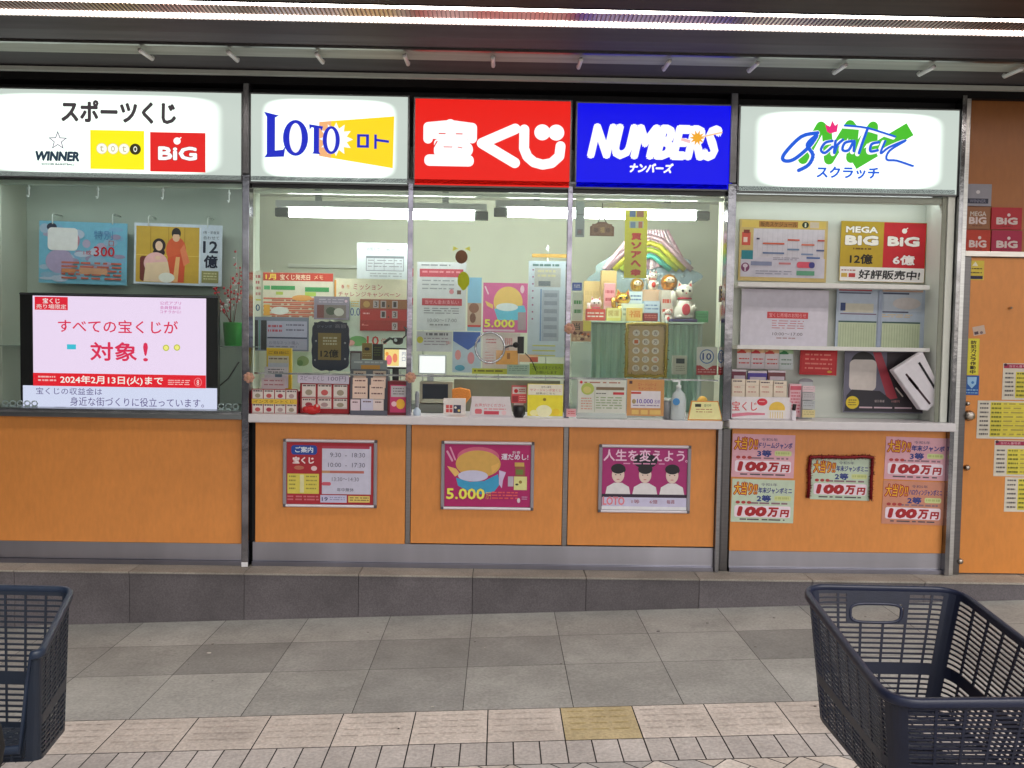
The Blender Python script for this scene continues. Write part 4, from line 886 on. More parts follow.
c.rect(629, 211, 635, 217, (90, 120, 170)); c.rect(636, 211, 643, 217, (170, 110, 80)); c.rect(629, 221, 643, 228, (206, 220, 190)); c.rect(630, 222, 635, 228, (120, 150, 180)); c.rect(638, 221.5, 642, 228, (200, 120, 100))
for i, ch_ in enumerate('買ソアへ幸'):
    v = 233+i*9; c.text(ch_, 631, v, 641.5, v+7, (214, 44, 24), .09)
c.done('vertical_banner', 'yellow vertical banner with red Japanese characters in the right pane', 'banner')
# foil mountain
t = thing('foil_decoration', 'shiny foil mountain with rainbow bands and silver clouds behind the charm shelf', 'decoration', (P(645, 270, 1.0).x, 1.0, P(645, 292, 1.0).z))
def poly(pts, Y, col, y1=.012): return MB().prism([(P(u, v, Y).x, P(u, v, Y).z) for u, v in pts][::-1], Y, Y+y1, col)
def pleats(name, base, apex, Y, cols, amp=.012):
    mb = MB(); n = len(base)-1
    for k in range(n):
        b0, b1 = P(base[k][0], base[k][1], Y), P(base[k+1][0], base[k+1][1], Y); a0, a1 = P(apex[k][0], apex[k][1], Y), P(apex[k+1][0], apex[k+1][1], Y)
        y0, y1 = (0, -amp) if k % 2 == 0 else (-amp, 0)
        mb.add([(b0.x, Y+y0, b0.z), (b1.x, Y+y1, b1.z), (a1.x, Y+y1*.4, a1.z), (a0.x, Y+y0*.4, a0.z), (b0.x, Y+.006+y0, b0.z), (b1.x, Y+.006+y1, b1.z), (a1.x, Y+.006+y1*.4, a1.z), (a0.x, Y+.006+y0*.4, a0.z)],
               [(0, 1, 2, 3), (7, 6, 5, 4), (0, 4, 5, 1), (2, 6, 7, 3), (1, 5, 6, 2), (0, 3, 7, 4)], cols[k % len(cols)])
    return mb.build(name, 'foil', t)
NP = 26
pleats('mountain', [(602+88*k/NP, 268+math.sin(k)*1.5) for k in range(NP+1)], [(634+34*k/NP, 229+(2 if k % 2 else 0)) for k in range(NP+1)], 1.03, [(186, 152, 162), (176, 140, 152), (200, 178, 186), (180, 160, 170)], .0035)
for (k, col) in ((0, (206, 170, 180)), (1, (214, 210, 60)), (2, (190, 214, 70)), (3, (90, 200, 180))):
    a_ = k*6.5; w_ = MB(); path = [P(u, v, 1.015-k*.003) for u, v in ((607+a_*1.1, 270), (622+a_*.8, 254+a_*.4), (638+a_*.35, 240+a_*.9), (650, 236+a_), (662-a_*.35, 240+a_*.9), (676-a_*.8, 254+a_*.4), (692-a_*1.1, 270))]
    n_ = len(path); vs = []
    for q_, p_ in enumerate(path):
        d_ = (path[min(q_+1, n_-1)]-path[max(q_-1, 0)]).normalized(); nn = Vector((-d_.z, 0, d_.x))*.019; vs += [p_+nn, p_-nn, p_+nn+Vector((0, .003, 0)), p_-nn+Vector((0, .003, 0))]
    fs = []
    for q_ in range(n_-1): a0 = q_*4; fs += [(a0, a0+1, a0+5, a0+4), (a0+2, a0+6, a0+7, a0+3), (a0, a0+4, a0+6, a0+2), (a0+1, a0+3, a0+7, a0+5)]
    fs += [(0, 2, 3, 1), ((n_-1)*4, (n_-1)*4+1, (n_-1)*4+3, (n_-1)*4+2)]
    w_.add(vs, fs, col, True); w_.build('rainbow_band', 'foil', t)
cl = []
for k in range(60):
    a_ = 2*PI*k/60; r = 1+.07*math.sin(a_*5)+.05*math.sin(a_*9+1); cl.append((645+54*r*math.cos(a_), 274+21*r*math.sin(a_)))
poly(cl, 1.045, (150, 172, 182)).build('cloud', 'foil', t)
sp_ = MB(); rr = random.Random(9)
for k in range(40):
    a_ = rr.uniform(0, 2*PI); r = rr.uniform(.2, .85); p = P(645+54*r*math.cos(a_), 274+21*r*math.sin(a_), 1.042); sp_.ball((p.x, 1.042, p.z), rr.uniform(.006, .016), .004, rr.uniform(.004, .012), (206, 220, 226), 8)
sp_.build('cloud_beads', 'foil', t)
pp = MB().tube([(P(645, 290, 1.0).x, 1.0, .98), (P(645, 290, 1.0).x, 1.0, P(645, 280, 1.0).z)], .006, (190, 190, 180)).build('support_rod', 'plastic', t)
# charm cabinet: shelf on legs with curtain
SHY = .5
s0, s1 = P(590, 322, SHY).x, xR-.03
zS = P(650, 321.5, SHY).z
cab = thing('charm_cabinet', 'glass topped cabinet with pale green curtain holding the lucky charms in the right pane', 'cabinet', ((s0+s1)/2, .7, ZC))
MB().box(s0, s1, SHY, .95, zS-.012, zS, (190, 215, 200)).build('shelf', 'laminate', cab, bevel=.002)
for xx in (s0+.006, s1-.012): MB().box(xx-.006, xx+.006, SHY+.02, .94, ZC, zS-.012, (200, 212, 206)).build('side_panel', 'laminate', cab)
MB().box(s0, s1, .9, .94, ZC, zS-.012, (150, 190, 174)).build('back_panel', 'laminate', cab)
MB().box(s0+.0, s1, .52, .94, ZC-.02, ZC-.001, (170, 180, 172)).build('base', 'laminate', cab)
cu = MB(); N = 120; vs = []
for i in range(N+1):
    t_ = i/N; x = s0+.02+(s1-s0-.04)*t_
    for j, z in enumerate((ZC+.002, (ZC+zS)/2, zS-.016)):
        amp = .022*(1.1-.25*j); vs.append((x+.004*math.sin(i*.9), .62+amp*math.sin(i*.62+.4*math.sin(i*.13+j*.2))+amp*.4*math.sin(i*1.7), z))
cu.add(vs, [(i*3+j, i*3+3+j, i*3+4+j, i*3+1+j) for i in range(N) for j in range(2)], (196, 228, 214), True)
cu.build('curtain', 'sheer', cab)
# charms on the shelf
def zs_at(v=None): return zS
GR_CH = 'lucky charms on the glass shelf'
def cat(x, y, z, h, body, label, acc=(196, 40, 50), mt='plastic', gold=False, ornament=True):
    t = thing('lucky_cat', label, 'lucky cat', (x, y, z), None); k = h
    b = MB(); b.lathe(x, y, [(k*.2, z+.001), (k*.26, z+k*.06), (k*.27, z+k*.2), (k*.22, z+k*.42), (k*.14, z+k*.52), (k*.08, z+k*.56)], body, 16, sy=.8)
    b.ball((x, y-.01*k, z+k*.7), k*.235, k*.2, k*.2, body, 16)
    b.build('body', mt, t)
    for s in (-1, 1):
        MB().prism([(x+s*k*.2, z+k*.8), (x+s*k*.17, z+k*1.0), (x+s*k*.06, z+k*.87)][::s], y-.02*k, y+.04*k, body).build('ear', mt, t)
        MB().prism([(x+s*k*.175, z+k*.83), (x+s*k*.16, z+k*.94), (x+s*k*.09, z+k*.87)][::s], y-.028*k, y-.021*k, (216, 90, 90)).build('inner_ear', mt, t)
        MB().ball((x+s*k*.09, y-.2*k, z+k*.72), k*.03, k*.012, k*.035, (30, 26, 30), 8).build('eye', 'plastic', t)
        MB().ball((x+s*k*.13, y-.1*k, z+k*.06), k*.09, k*.12, k*.06, body, 10).build('foot', mt, t)
    MB().ball((x, y-.212*k, z+k*.66), k*.022, k*.012, k*.016, (200, 70, 80), 8).build('nose', 'plastic', t)
    MB().tube([(x-k*.23, y, z+k*.34), (x-k*.3, y-.06*k, z+k*.52), (x-k*.3, y-.08*k, z+k*.72)], [k*.08, k*.07, k*.075], body, 10).build('raised_arm', mt, t)
    MB().tube([(x+k*.22, y, z+k*.36), (x+k*.22, y-.16*k, z+k*.26), (x+k*.1, y-.25*k, z+k*.25)], [k*.08, k*.07, k*.07], body, 10).build('arm', mt, t)
    MB().tube([(x+k*.17*math.cos(a_), y+k*.15*math.sin(a_), z+k*.53) for a_ in [2*PI*i/16 for i in range(16)]], k*.025, acc, 6, closed=True).build('collar', 'plastic', t)
    if ornament: MB().ball((x, y-.24*k, z+k*.24), k*.11, k*.03, k*.15, acc if not gold else (232, 190, 80), 12).build('coin', 'plastic', t)
    return t
def at(u, v, Y): p = P(u, v, Y); return p.x
yc = .6
q = R(670, 315, 697, 320.5, .56); MB().box(q[0], q[1], .53, .67, zS+.001, zS+.022, (50, 44, 96)).build('cushion', 'fabric', None, 'flat dark blue cushion under the large white lucky cat', 'cushion', bevel=.008)
cat(at(684.5, 300, .6), .6, zS+.0225, .265, (238, 234, 222), 'largest white lucky cat with a red coin on the blue cushion', (206, 36, 66))
def gift(u0, v0, u1, v1, y, col, label, deco=None, depth=.06, name='gift_box', base=None, catg='box', text=None, tc=(120, 60, 40)):
    x0, x1, z0, z1 = R(u0, v0, u1, v1, y); zb = base if base is not None else zS+.001
    t = thing(name, label, catg, ((x0+x1)/2, y+depth/2, zb))
    MB().box(x0, x1, y, y+depth, zb, max(z1, zb+.02), col).build('box_body', 'laminate', t, bevel=.003)
    c = Canvas(u0+.6, v0+.8, u1-.6, v1-1, y-.0008, deco or col, t=.0006)
    if text: c.text(text, u0+2, v0+2.5, u1-2, v1-3, tc, .02)
    else: c.lines(u0+1.5, v0+(v1-v0)*.3, u1-1.5, v1-1.5, 2, tc, .4)
    c.done('printed_face', parent=t); return t
gift(586, 309, 605, 320.5, .54, (192, 50, 40), 'red and white box at the left front of the charm shelf', (206, 70, 56), text=None, tc=(240, 235, 225))
gift(606.5, 308, 621, 319, .54, (230, 220, 120), 'pale yellow box beside the red and white box', (238, 230, 160), text='開運', tc=(190, 150, 60))
gift(621.5, 303.5, 644, 320, .6, (214, 228, 214), 'clear pale case behind the orange box', (222, 234, 220), depth=.1, tc=(170, 190, 180))
gift(627, 308, 642.5, 320.5, .53, (232, 196, 92), 'small orange box in front of the pale case', (240, 206, 120), text='福', tc=(226, 140, 60))
gift(643.5, 313, 658, 320.5, .53, (130, 34, 40), 'dark red tray right of the orange box', (150, 40, 50), tc=(200, 120, 110))
gift(644, 301, 660, 313, .66, (176, 200, 222), 'upper blue white box behind the dark red tray', (196, 214, 232), depth=.12, tc=(110, 140, 180), base=zS+.001)
gift(629, 291.5, 642.5, 304, .76, (186, 206, 216), 'pale blue package standing high behind the pale case', (206, 222, 230), depth=.1, tc=(60, 100, 150))
gift(642, 289.5, 661, 292.5, .8, (214, 180, 150), 'peach coloured stand behind the blue white box', (224, 190, 160), depth=.12, tc=(200, 120, 90))
gift(583.5, 281, 600.5, 314, .8, (196, 168, 112), 'plain cardboard box behind the left end of the charm shelf', (200, 172, 118), tc=(186, 158, 106))
gift(601, 270.5, 616.5, 306, .74, (190, 160, 104), 'tall cardboard box with a pink packet at its foot', (196, 166, 110), tc=(186, 156, 100))
gift(604, 283, 615.5, 307, .68, (214, 170, 176), 'pink see-through packet leaning on the tall cardboard box', (220, 150, 160), depth=.03, tc=(170, 60, 80))
gift(661, 290, 674, 320.5, .66, (200, 190, 176), 'clear case holding a white figure left of the largest lucky cat', (206, 200, 190), depth=.1, tc=(200, 80, 60))
gift(695.5, 311, 708.5, 320.5, .56, (60, 150, 96), 'small green box right of the largest lucky cat', (70, 160, 104), tc=(40, 120, 76))
cat(at(596, 300, .6), .6, zS+.0, .17, (236, 222, 220), 'small white cat with pink collar beside the cardboard boxes', (230, 120, 150))
cat(at(623, 296, .66), .66, zS, .225, (222, 178, 70), 'gold lucky cat left of the yellow banner foot', (220, 200, 120), 'gold', True)
cat(at(653, 280, .86), .86, P(653, 289.3, .8).z+.001, .14, (236, 232, 222), 'small white lucky cat on the peach stand at the middle of the shelf', (206, 60, 50))
cat(at(668, 310, .64), .64, zS, .1, (240, 232, 226), 'tiny white cat in front of the clear case', (200, 60, 60))
def daruma(u, v, y, r, zb, label, col):
    x = at(u, v, y); t = thing('daruma_doll', label, 'doll', (x, y, zb))
    MB().lathe(x, y, [(r*.55, zb+.001), (r*.85, zb+r*.35), (r, zb+r*.85), (r*.93, zb+r*1.3), (r*.65, zb+r*1.72), (r*.2, zb+r*1.9)], col, 18).build('body', 'gold', t)
    MB().ball((x, y-r*.82, zb+r*1.15), r*.55, r*.25, r*.42, (240, 222, 196), 14).build('face', 'plastic', t)
    for s in (-1, 1): MB().ball((x+s*r*.22, y-r*1.05, zb+r*1.2), r*.09, r*.05, r*.09, (30, 26, 26), 8).build('eye', 'plastic', t)
zpk = P(636, 291.5, .76).z
daruma(637, 285, .8, .05, zpk+.001, 'gold daruma doll on the pale blue package', (220, 170, 60))
zck = P(668, 290, .66).z
daruma(669, 282, .7, .058, zck+.001, 'gold daruma doll with orange shine on the clear case', (226, 150, 50))
# left end tall charm column
gift(572.5, 292, 583, 320, .3, (220, 226, 214), 'white and green package against the right mullion', (226, 232, 220), depth=.06, base=P(577, 320, .3).z, tc=(60, 150, 70))
gift(572.5, 282.5, 582, 290, .36, (40, 70, 150), 'small blue package above the white and green package', (50, 80, 160), base=P(577, 290, .36).z-.002, tc=(230, 230, 240))
q = R(570.5, 320, 586, 341.5, .28)
t = thing('photo_panel', 'small colourful photo panel of orange figures at the right mullion', 'panel', ((q[0]+q[1])/2, .28, q[2]))
c = Canvas(571.5, 321, 591, 341.5, .28, (196, 150, 120), t=.02)
for k in range(16): c.ell(rnd2.uniform(574, 589), rnd2.uniform(332, 339.5), rnd2.uniform(1, 2.4), rnd2.uniform(1, 1.8), rnd2.choice([(150, 90, 70), (226, 190, 150), (110, 60, 50), (230, 120, 60)]), 10)
c.rect(583, 321, 591, 331, (236, 216, 90)); c.text('当', 573, 323, 580, 330, (60, 60, 60), .02); c.done('picture', parent=t)
q = R(572, 342, 592, 375, .2); t = thing('acrylic_case', 'clear acrylic case with folded papers at the foot of the right mullion', 'case', ((q[0]+q[1])/2, .25, ZC))
MB().box(q[0], q[1], .2, .32, ZC, q[3], (205, 226, 218)).build('case_body', 'clear_plastic', t, bevel=.003)
for i in range(3): MB().box(q[0]+.01, q[1]-.015, .205, .31, q[2]+.01+i*.05, q[2]+.03+i*.05, (216, 226, 218)).build('folded_paper', 'paper', t)
# reflected charms at the right side, painted on two cards
q = R(720.5, 286, 728.5, 321, .12)
c = Canvas(719.5, 286, 727, 302, .1, (70, 50, 36), t=.02); 
for v in (290, 294.5, 299): c.ell(723.2, v, 2, 2, (226, 190, 90))
c.done('reflected_charms', 'dark card painted as a reflection of three gold charms beside the right post', 'reflection card')
c = Canvas(720, 304.5, 727, 321, .1, (214, 206, 190), t=.02); c.rect(721, 309, 726, 317, (226, 180, 100)); c.done('reflected_charms', 'pale card painted as a reflection of an orange charm beside the right post', 'reflection card')
# tinsel calendar board
c = Canvas(627.5, 324, 665, 376, .24, (206, 176, 130), t=.006)
kk = 0
for i in range(5):
    for j in range(3):
        u, v = 636+j*9.6, 333+i*8.8; c.ell(u, v, 4.1, 3.7, (190, 160, 120)); c.ell(u, v, 3.7, 3.3, (232, 222, 206)); tx = '大安吉一粒万倍天赦寅巳福招来開運日'[kk % 15]; kk += 1
        c.text(tx, u-2, v-1.8, u+2, v+1.8, (90, 60, 60) if kk % 4 else (220, 110, 60), .02)
o = c.done('lucky_day_board', 'tan board of fifteen round signs framed in gold tinsel in the right pane', 'board')
def tinsel(pts, r, cols, name, parent, seed, dens=260, label=None, cat=None, closed=True):
    rr = random.Random(seed); mb = MB(); n = len(pts)
    seg = [(Vector(pts[i]), Vector(pts[(i+1) % n])) for i in range(n if closed else n-1)]
    mb.tube([s[0] for s in seg]+([] if closed else [seg[-1][1]]), r*.5, cols[0], 6, closed=closed)
    for a, b in seg:
        for k in range(max(2, int((b-a).length*dens))):
            p = a.lerp(b, rr.random()); d = Vector((rr.gauss(0, 1), rr.gauss(0, 1), rr.gauss(0, 1))).normalized(); e = d.cross(Vector((rr.gauss(0, 1), rr.gauss(0, 1), rr.gauss(0, 1)))).normalized()*.0026
            L = r*rr.uniform(.7, 1.15); mb.add([p-e, p+e, p+d*L+e*.4, p+d*L-e*.4], [(0, 1, 2, 3)], rr.choice(cols))
    return mb.build(name, 'tinsel', parent, label, cat)
q = R(626.5, 324, 666, 376, .232)
wob = lambda pts, s: [(x+random.Random(i*s).uniform(-.004, .004), y, z+random.Random(i*s+1).uniform(-.004, .004)) for i, (x, y, z) in enumerate(pts)]
def ringpts(q, y, n=8):
    out = []
    cs = [(q[0], q[3]), (q[1], q[3]), (q[1], q[2]), (q[0], q[2])]
    for i in range(4):
        a, b = cs[i], cs[(i+1) % 4]
        for k in range(n): out.append((a[0]+(b[0]-a[0])*k/n, y, a[1]+(b[1]-a[1])*k/n))
    return wob(out, 3)
tinsel(ringpts(q, .232), .024, [(170, 146, 60), (120, 104, 44), (236, 220, 140), (96, 100, 56)], 'tinsel_border', o, 4, 420)
c = Canvas(673, 355.5, 687, 374.5, .3, (196, 196, 186), t=.05); c.rect(676, 358.5, 684.5, 363.5, (70, 80, 84)); c.lines(676, 366, 685, 372, 3, (150, 150, 140), .4); c.done('ticket_machine', 'small grey ticket machine behind the pane left of the number ten cards', 'machine')
def ten(u0, u1, v0, v1, label, cut):
    c = Canvas(u0, v0, u1, v1, GY, (232, 228, 222), t=.0006)
    w = u1-u0; c.rect(u0, v0+(v1-v0)*.66, u1, v1, (190, 60, 64)); m = u0+w*.5
    r = 7.2 if not cut else 5
    c.face([(m-r, v0+(v1-v0)*.64), (m, v0+(v1-v0)*.8), (m+r, v0+(v1-v0)*.64)], (232, 228, 222))
    c.ell(m, v0+9.5, r, 7.2, (70, 120, 180)); c.ell(m, v0+9.5, r-1, 6.2, (232, 230, 226)); c.text('10', m-r*.62, v0+6, m+r*.62, v0+13, (30, 70, 140), .04)
    c.lines(u0+1.5, v1-6, u1-1.5, v1-1, 2, (230, 170, 170), .4); c.done('number_card', label, 'card', None)
ten(696.5, 717, 347, 375, 'white and red card with the number 10 in a whole blue ring', 0)
ten(718.5, 726.5, 347, 375, 'narrow second number 10 card beside the right post', 1)
# counter objects in front of the right pane
q = R(577, 379.5, 627, 417.5, -.02)
t = thing('counter_sign', 'clear stand with white and green printed sheet beside the right mullion', 'sign', ((q[0]+q[1])/2, -.02, ZC))
c = Canvas(578, 380, 626, 413, -.02, (214, 216, 206), t=.003); c.ell(581, 382.5, 1.4, 1.4, RED); c.lines(584, 382, 622, 384, 1, (170, 110, 90), .6); c.ell(587.5, 389, 6.5, 6, (176, 190, 90)); c.ell(587, 390, 4, 3.4, (206, 200, 120)); c.rect(596, 387, 624, 390, (130, 110, 84)); c.lines(596, 393, 606, 395, 1, (80, 84, 80)); c.rect(613, 392, 624, 394.5, (200, 60, 70)); c.lines(596, 397, 622, 410, 5, (150, 170, 130), .4); c.lines(581, 398, 592, 411, 5, (206, 150, 130), .4); c.rect(594.5, 386, 595, 412, (170, 180, 150)); c.done('printed_sheet', parent=t)
MB().box(q[0], q[1], -.016, -.012, ZC, q[3], (225, 230, 228)).box(q[0], q[1], -.05, .03, ZC, ZC+.006, (225, 230, 228)).build('stand', 'clear_plastic', t)
c = Canvas(627, 379.5, 664, 416, -.015, (206, 150, 92), t=.004); c.rect(631, 391, 660.5, 408, (226, 220, 226)); c.text('ロト・ナンバーズ', 638, 383, 656, 386, (190, 60, 60)); c.text('キャンペーン', 638, 387, 656, 390, (190, 60, 60)); c.text('10.000', 637, 399, 653, 403.5, (90, 60, 170), .04); c.ell(634, 401.5, 2, 2.4, (170, 150, 110)); c.text('名様', 654.5, 399.5, 660, 403.5, (120, 90, 170)); c.rect(631, 392, 641, 394, (200, 70, 60)); c.rect(632, 410, 639, 414.5, (226, 190, 110)); c.rect(641, 410, 648, 414.5, (226, 190, 110)); c.rect(650, 410, 661, 414.5, (226, 190, 110)); c.lines(633, 405, 659, 407, 1, (150, 130, 160), .5); c.rect(629, 381, 632, 384, (90, 60, 60)); c.done('flyer_stand', 'orange brown flyer with the purple number 10.000 on the counter', 'flyer')
p = P(667, 418, .0); x = P(667, 400, .0).x
t = thing('pen_holder', 'grey cylinder with a pale lid left of the sanitizer bottle', 'holder', (x, .0, ZC))
MB().lathe(x, .0, [(.024, ZC), (.025, ZC+.115)], (130, 134, 138), 16, smooth=True).build('cylinder', 'plastic', t); MB().lathe(x, .0, [(.027, ZC+.1155), (.027, ZC+.132), (.02, ZC+.134)], (210, 222, 214), 16).build('lid', 'plastic', t)
x = P(678.5, 400, -.02).x
t = thing('sanitizer_bottle', 'clear pump bottle of hand sanitizer with a blue label on the counter', 'bottle', (x, -.02, ZC))
MB().lathe(x, -.02, [(.044, ZC), (.048, ZC+.01), (.047, ZC+.13), (.036, ZC+.165), (.016, ZC+.185), (.015, ZC+.195)], (214, 224, 226), 20, sy=.7).build('bottle_body', 'bottle_plastic', t)
MB().lathe(x, -.02, [(.015, ZC+.196), (.016, ZC+.215), (.007, ZC+.217), (.007, ZC+.235)], (232, 236, 238), 14).box(x-.04, x+.008, -.027, -.013, ZC+.235, ZC+.247, (232, 236, 238)).build('pump', 'plastic', t)
MB().prism([(x-.02+.022*math.cos(k*PI/8), ZC+.115+.022*math.sin(k*PI/8)) for k in range(16)], -.0565, -.05, (70, 140, 200)).build('label', 'paper', t)
q = R(688, 401, 723, 418.5, -.04)
t = thing('card_stand', 'pale yellow card leaning on an orange edged stand at the right end of the counter', 'card', ((q[0]+q[1])/2, -.03, ZC))
MB().prism([(q[0], ZC), (q[1], ZC), (q[1]-.03, q[3]), (q[0]+.02, q[3])], -.036, -.03, (226, 150, 60)).build('stand_board', 'plastic', t)
mb = MB(); mb.prism([(q[0]+.006, ZC+.007), (q[1]-.006, ZC+.007), (q[1]-.034, q[3]-.006), (q[0]+.026, q[3]-.006)], -.039, -.0365, (240, 234, 170)).build('card_face', 'paper', t)
c = Canvas(694, 403, 714, 415, -.0395, (240, 234, 170), t=.0003); c.rect(695, 404, 701, 407, (60, 60, 50)); c.text('受付中', 704, 404, 711, 407, (80, 130, 90)); c.lines(696, 409, 713, 414, 2, (190, 130, 90), .3); c.done('card_print', parent=t)
x = P(702.5, 395, .04).x
MB().lathe(x, .04, [(.03, ZC), (.024, ZC+.05), (.012, ZC+.085)], (232, 180, 90), 14).ball((x, .04, ZC+.115), .034, .028, .032, (236, 190, 90), 14).build('small_ornament', 'plastic', None, 'little round yellow ornament behind the pale yellow card', 'ornament')
# ================================================================ RIGHT DISPLAY
ZR = .992
c = Canvas(739, 220, 827, 281.5, .2, (196, 172, 112), t=.012, back=(176, 164, 130), rot=-.4)
c.rect(753, 229, 824, 277, (200, 196, 206)); c.rect(741, 221, 825, 228, (214, 186, 96)); c.rect(758, 221.5, 797, 227.5, (170, 120, 60)); c.text('販売スケジュール', 759.5, 222, 796, 227, (70, 40, 24), .02); c.ell(804.5, 224.5, 3.4, 3.2, (34, 50, 34)); c.text('1', 803.7, 222.6, 805.3, 226.6, (220, 220, 190)); c.rect(809, 221.5, 818, 227.5, (206, 190, 170)); c.rect(741, 258, 825, 277.5, (196, 192, 206))
c.rect(741.5, 233, 750, 246, (196, 80, 66)); c.rect(743, 230.5, 749, 234, (120, 50, 40)); c.rect(743, 238, 747, 243, (226, 200, 190)); c.rect(741.5, 251, 753, 260, (40, 126, 140)); c.ell(745.7, 268, 4.2, 4.6, (120, 60, 100)); c.ell(745.7, 266.5, 2.4, 2, (206, 190, 206)); c.rect(745, 266, 746.4, 272, (206, 190, 206))
for u in range(757, 824, 5): c.rect(u, 229, u+.3, 257, (180, 176, 190))
for (u0, v, u1, cl_) in ((756, 238.5, 759, (60, 50, 90)), (762.5, 243, 784, (196, 90, 66)), (787, 239, 799, (200, 90, 70)), (801, 243.5, 814, (206, 110, 84)), (817, 239, 824, (190, 80, 70)), (762.5, 252.5, 784, (90, 110, 150)), (787, 248.5, 799, (100, 124, 156)), (801, 253, 813, (120, 140, 176)), (816, 249, 824, (80, 90, 140)), (806.5, 256.5, 820, (70, 100, 160))): c.rect(u0, v, u1, v+1.6, cl_)
c.lines(773, 257.5, 799, 261, 2, (150, 146, 160), .4); c.rect(751, 262, 772, 266, (130, 136, 166)); c.rect(779, 262.5, 791, 264.5, (190, 120, 126)); c.rrect(797, 261.5, 815, 267.5, 2.4, (206, 80, 100)); c.rrect(809, 261.5, 815, 267.5, 2.4, (60, 60, 130)); c.rect(797, 270.5, 815, 275, (90, 150, 120)); c.lines(756, 271, 792, 276, 2, (150, 150, 166), .4)
c.done('schedule_board', 'gold edged sales schedule board with coloured bars at the upper left of the right display', 'board')
c = Canvas(840.5, 222, 925.5, 282, .19, (190, 160, 40), t=.01, rot=-.6)
c.rect(883, 222.3, 925.2, 267.5, (200, 32, 44)); c.rect(840.8, 267.5, 925.2, 281.7, (238, 236, 236))
c.text('MEGA', 845, 227, 877, 233.5, (246, 244, 236), .05, 0, (60, 50, 30), .03); c.text('BIG', 844.5, 236, 878, 246, (246, 244, 236), .08, 0, (60, 50, 30), .03); c.lines(853, 248.5, 872, 250.5, 1, (110, 80, 20), .8)
c.text('12億', 850, 254.5, 873, 264.5, (40, 34, 20), .05); c.text('BiG', 887, 236, 919, 246, (246, 244, 240), .07, 0, (140, 10, 20), .03); c.ell(903.5, 230.5, 2.6, 2.6, (244, 240, 236)); c.stroke([(904, 229.5), (906.5, 227.5)], 1, (244, 240, 236))
c.text('6億', 893, 254.5, 915, 264.5, (248, 240, 240), .05, 0, (120, 20, 30), .02); c.text('好評販売中!', 859, 270, 921, 279.5, (40, 40, 44), .04, .08)
c.rect(842, 274, 848, 278, (206, 170, 80)); c.rect(849.5, 274, 856, 278, (190, 60, 60)); c.lines(842, 270.5, 856, 273, 1, (170, 110, 100))
c.done('poster', 'gold and red poster with white block letters and 12億 and 6億', 'poster')
c = Canvas(741, 289.5, 828, 346, .18, (216, 212, 226), t=.008, rot=-.4); c.rect(767, 312, 808, 318.5, (206, 70, 76)); c.text('宝くじ売場のお知らせ', 769, 313.2, 806, 317.3, (236, 180, 184)); c.lines(772, 320.5, 804, 330, 4, (196, 130, 140), .35); c.text('10:00〜17:00', 773, 332.5, 803, 335.5, (110, 96, 110)); c.lines(777, 337.5, 796, 340, 1, (180, 150, 160), .5); c.done('notice_sheet', 'large white notice with a red bar and small lines in the right display', 'notice')
c = Canvas(836, 289, 925, 348.5, .185, (176, 190, 208), t=.008, rot=-.4)
c.rect(838, 289.5, 871, 291.5, (180, 70, 80)); c.rect(878, 289.5, 922, 291.5, (206, 170, 150)); c.rect(838, 292.5, 880, 314, (186, 198, 216)); c.rect(843, 304, 873, 313, (210, 206, 190)); c.rect(840, 303.5, 845, 311.5, (60, 76, 126)); c.rect(840, 314, 876, 315, (110, 80, 110)); c.rect(838, 293, 870, 294.2, (80, 90, 120))
c.rect(883, 292.5, 921, 311, (190, 200, 214)); c.ell(906, 303, 14, 6, (206, 200, 200)); c.rect(882, 311, 908, 312.4, (80, 84, 110)); c.lines(882, 314, 912, 318, 2, (206, 186, 150), .5); c.rect(882, 292.5, 908, 294, (70, 80, 110))
for (u0, u1) in ((838.5, 876.5), (882, 920)):
    c.rect(u0, 322, u1, 348, (190, 202, 172)); c.rect(u0, 321.5, u1, 323, (60, 90, 90))
    u = u0+2
    while u < u1-2: c.rect(u, 324.5, u+.5, 348, (160, 176, 140)); u += 2.6
c.rect(877.5, 289, 881, 348, (160, 172, 196)); c.done('result_chart', 'blue grey chart of two columns with green tables in the right display', 'chart')
hd = ((214, 70, 60), (214, 60, 70), (214, 76, 66), (50, 130, 76))
for i in range(4):
    u0 = 737+i*14.1; v0 = 348.5+i*.4
    c = Canvas(u0, v0, u0+13.7, v0+20, .16, (222, 212, 216) if i < 3 else (206, 214, 216), t=.006)
    c.rect(u0, v0, u0+13.7, v0+4, (230, 190, 150) if i < 3 else (170, 206, 160)); c.face([(u0, v0+4), (u0+4, v0+1), (u0+8, v0+2), (u0+7, v0+4)], hd[i]); c.rect(u0, v0+3, u0+9, v0+4.6, hd[i])
    c.lines(u0+2, v0+9.5, u0+12, v0+18, 2, hd[i] if i < 3 else (120, 150, 130), .28); c.rect(u0, v0+13.5, u0+13.7, v0+13.8, (180, 170, 176)); c.done('lottery_card', ('leftmost lottery card of the four under the lower shelf, red horse header', 'second lottery card from the left under the lower shelf, crimson header', 'third lottery card from the left under the lower shelf, red header beside the green one', 'lottery card with a green header under the lower shelf')[i], 'card', 'lottery cards in a row under the lower shelf')
q = R(731, 368, 790, 419, .04)
t = thing('card_rack', 'white rack with cream cards and a 宝くじ front panel at the left of the right counter', 'rack', ((q[0]+q[1])/2, .08, ZR))
MB().box(q[0], q[1], .0, .17, ZR, ZR+.11, (226, 220, 224)).build('rack_body', 'laminate', t, bevel=.004)
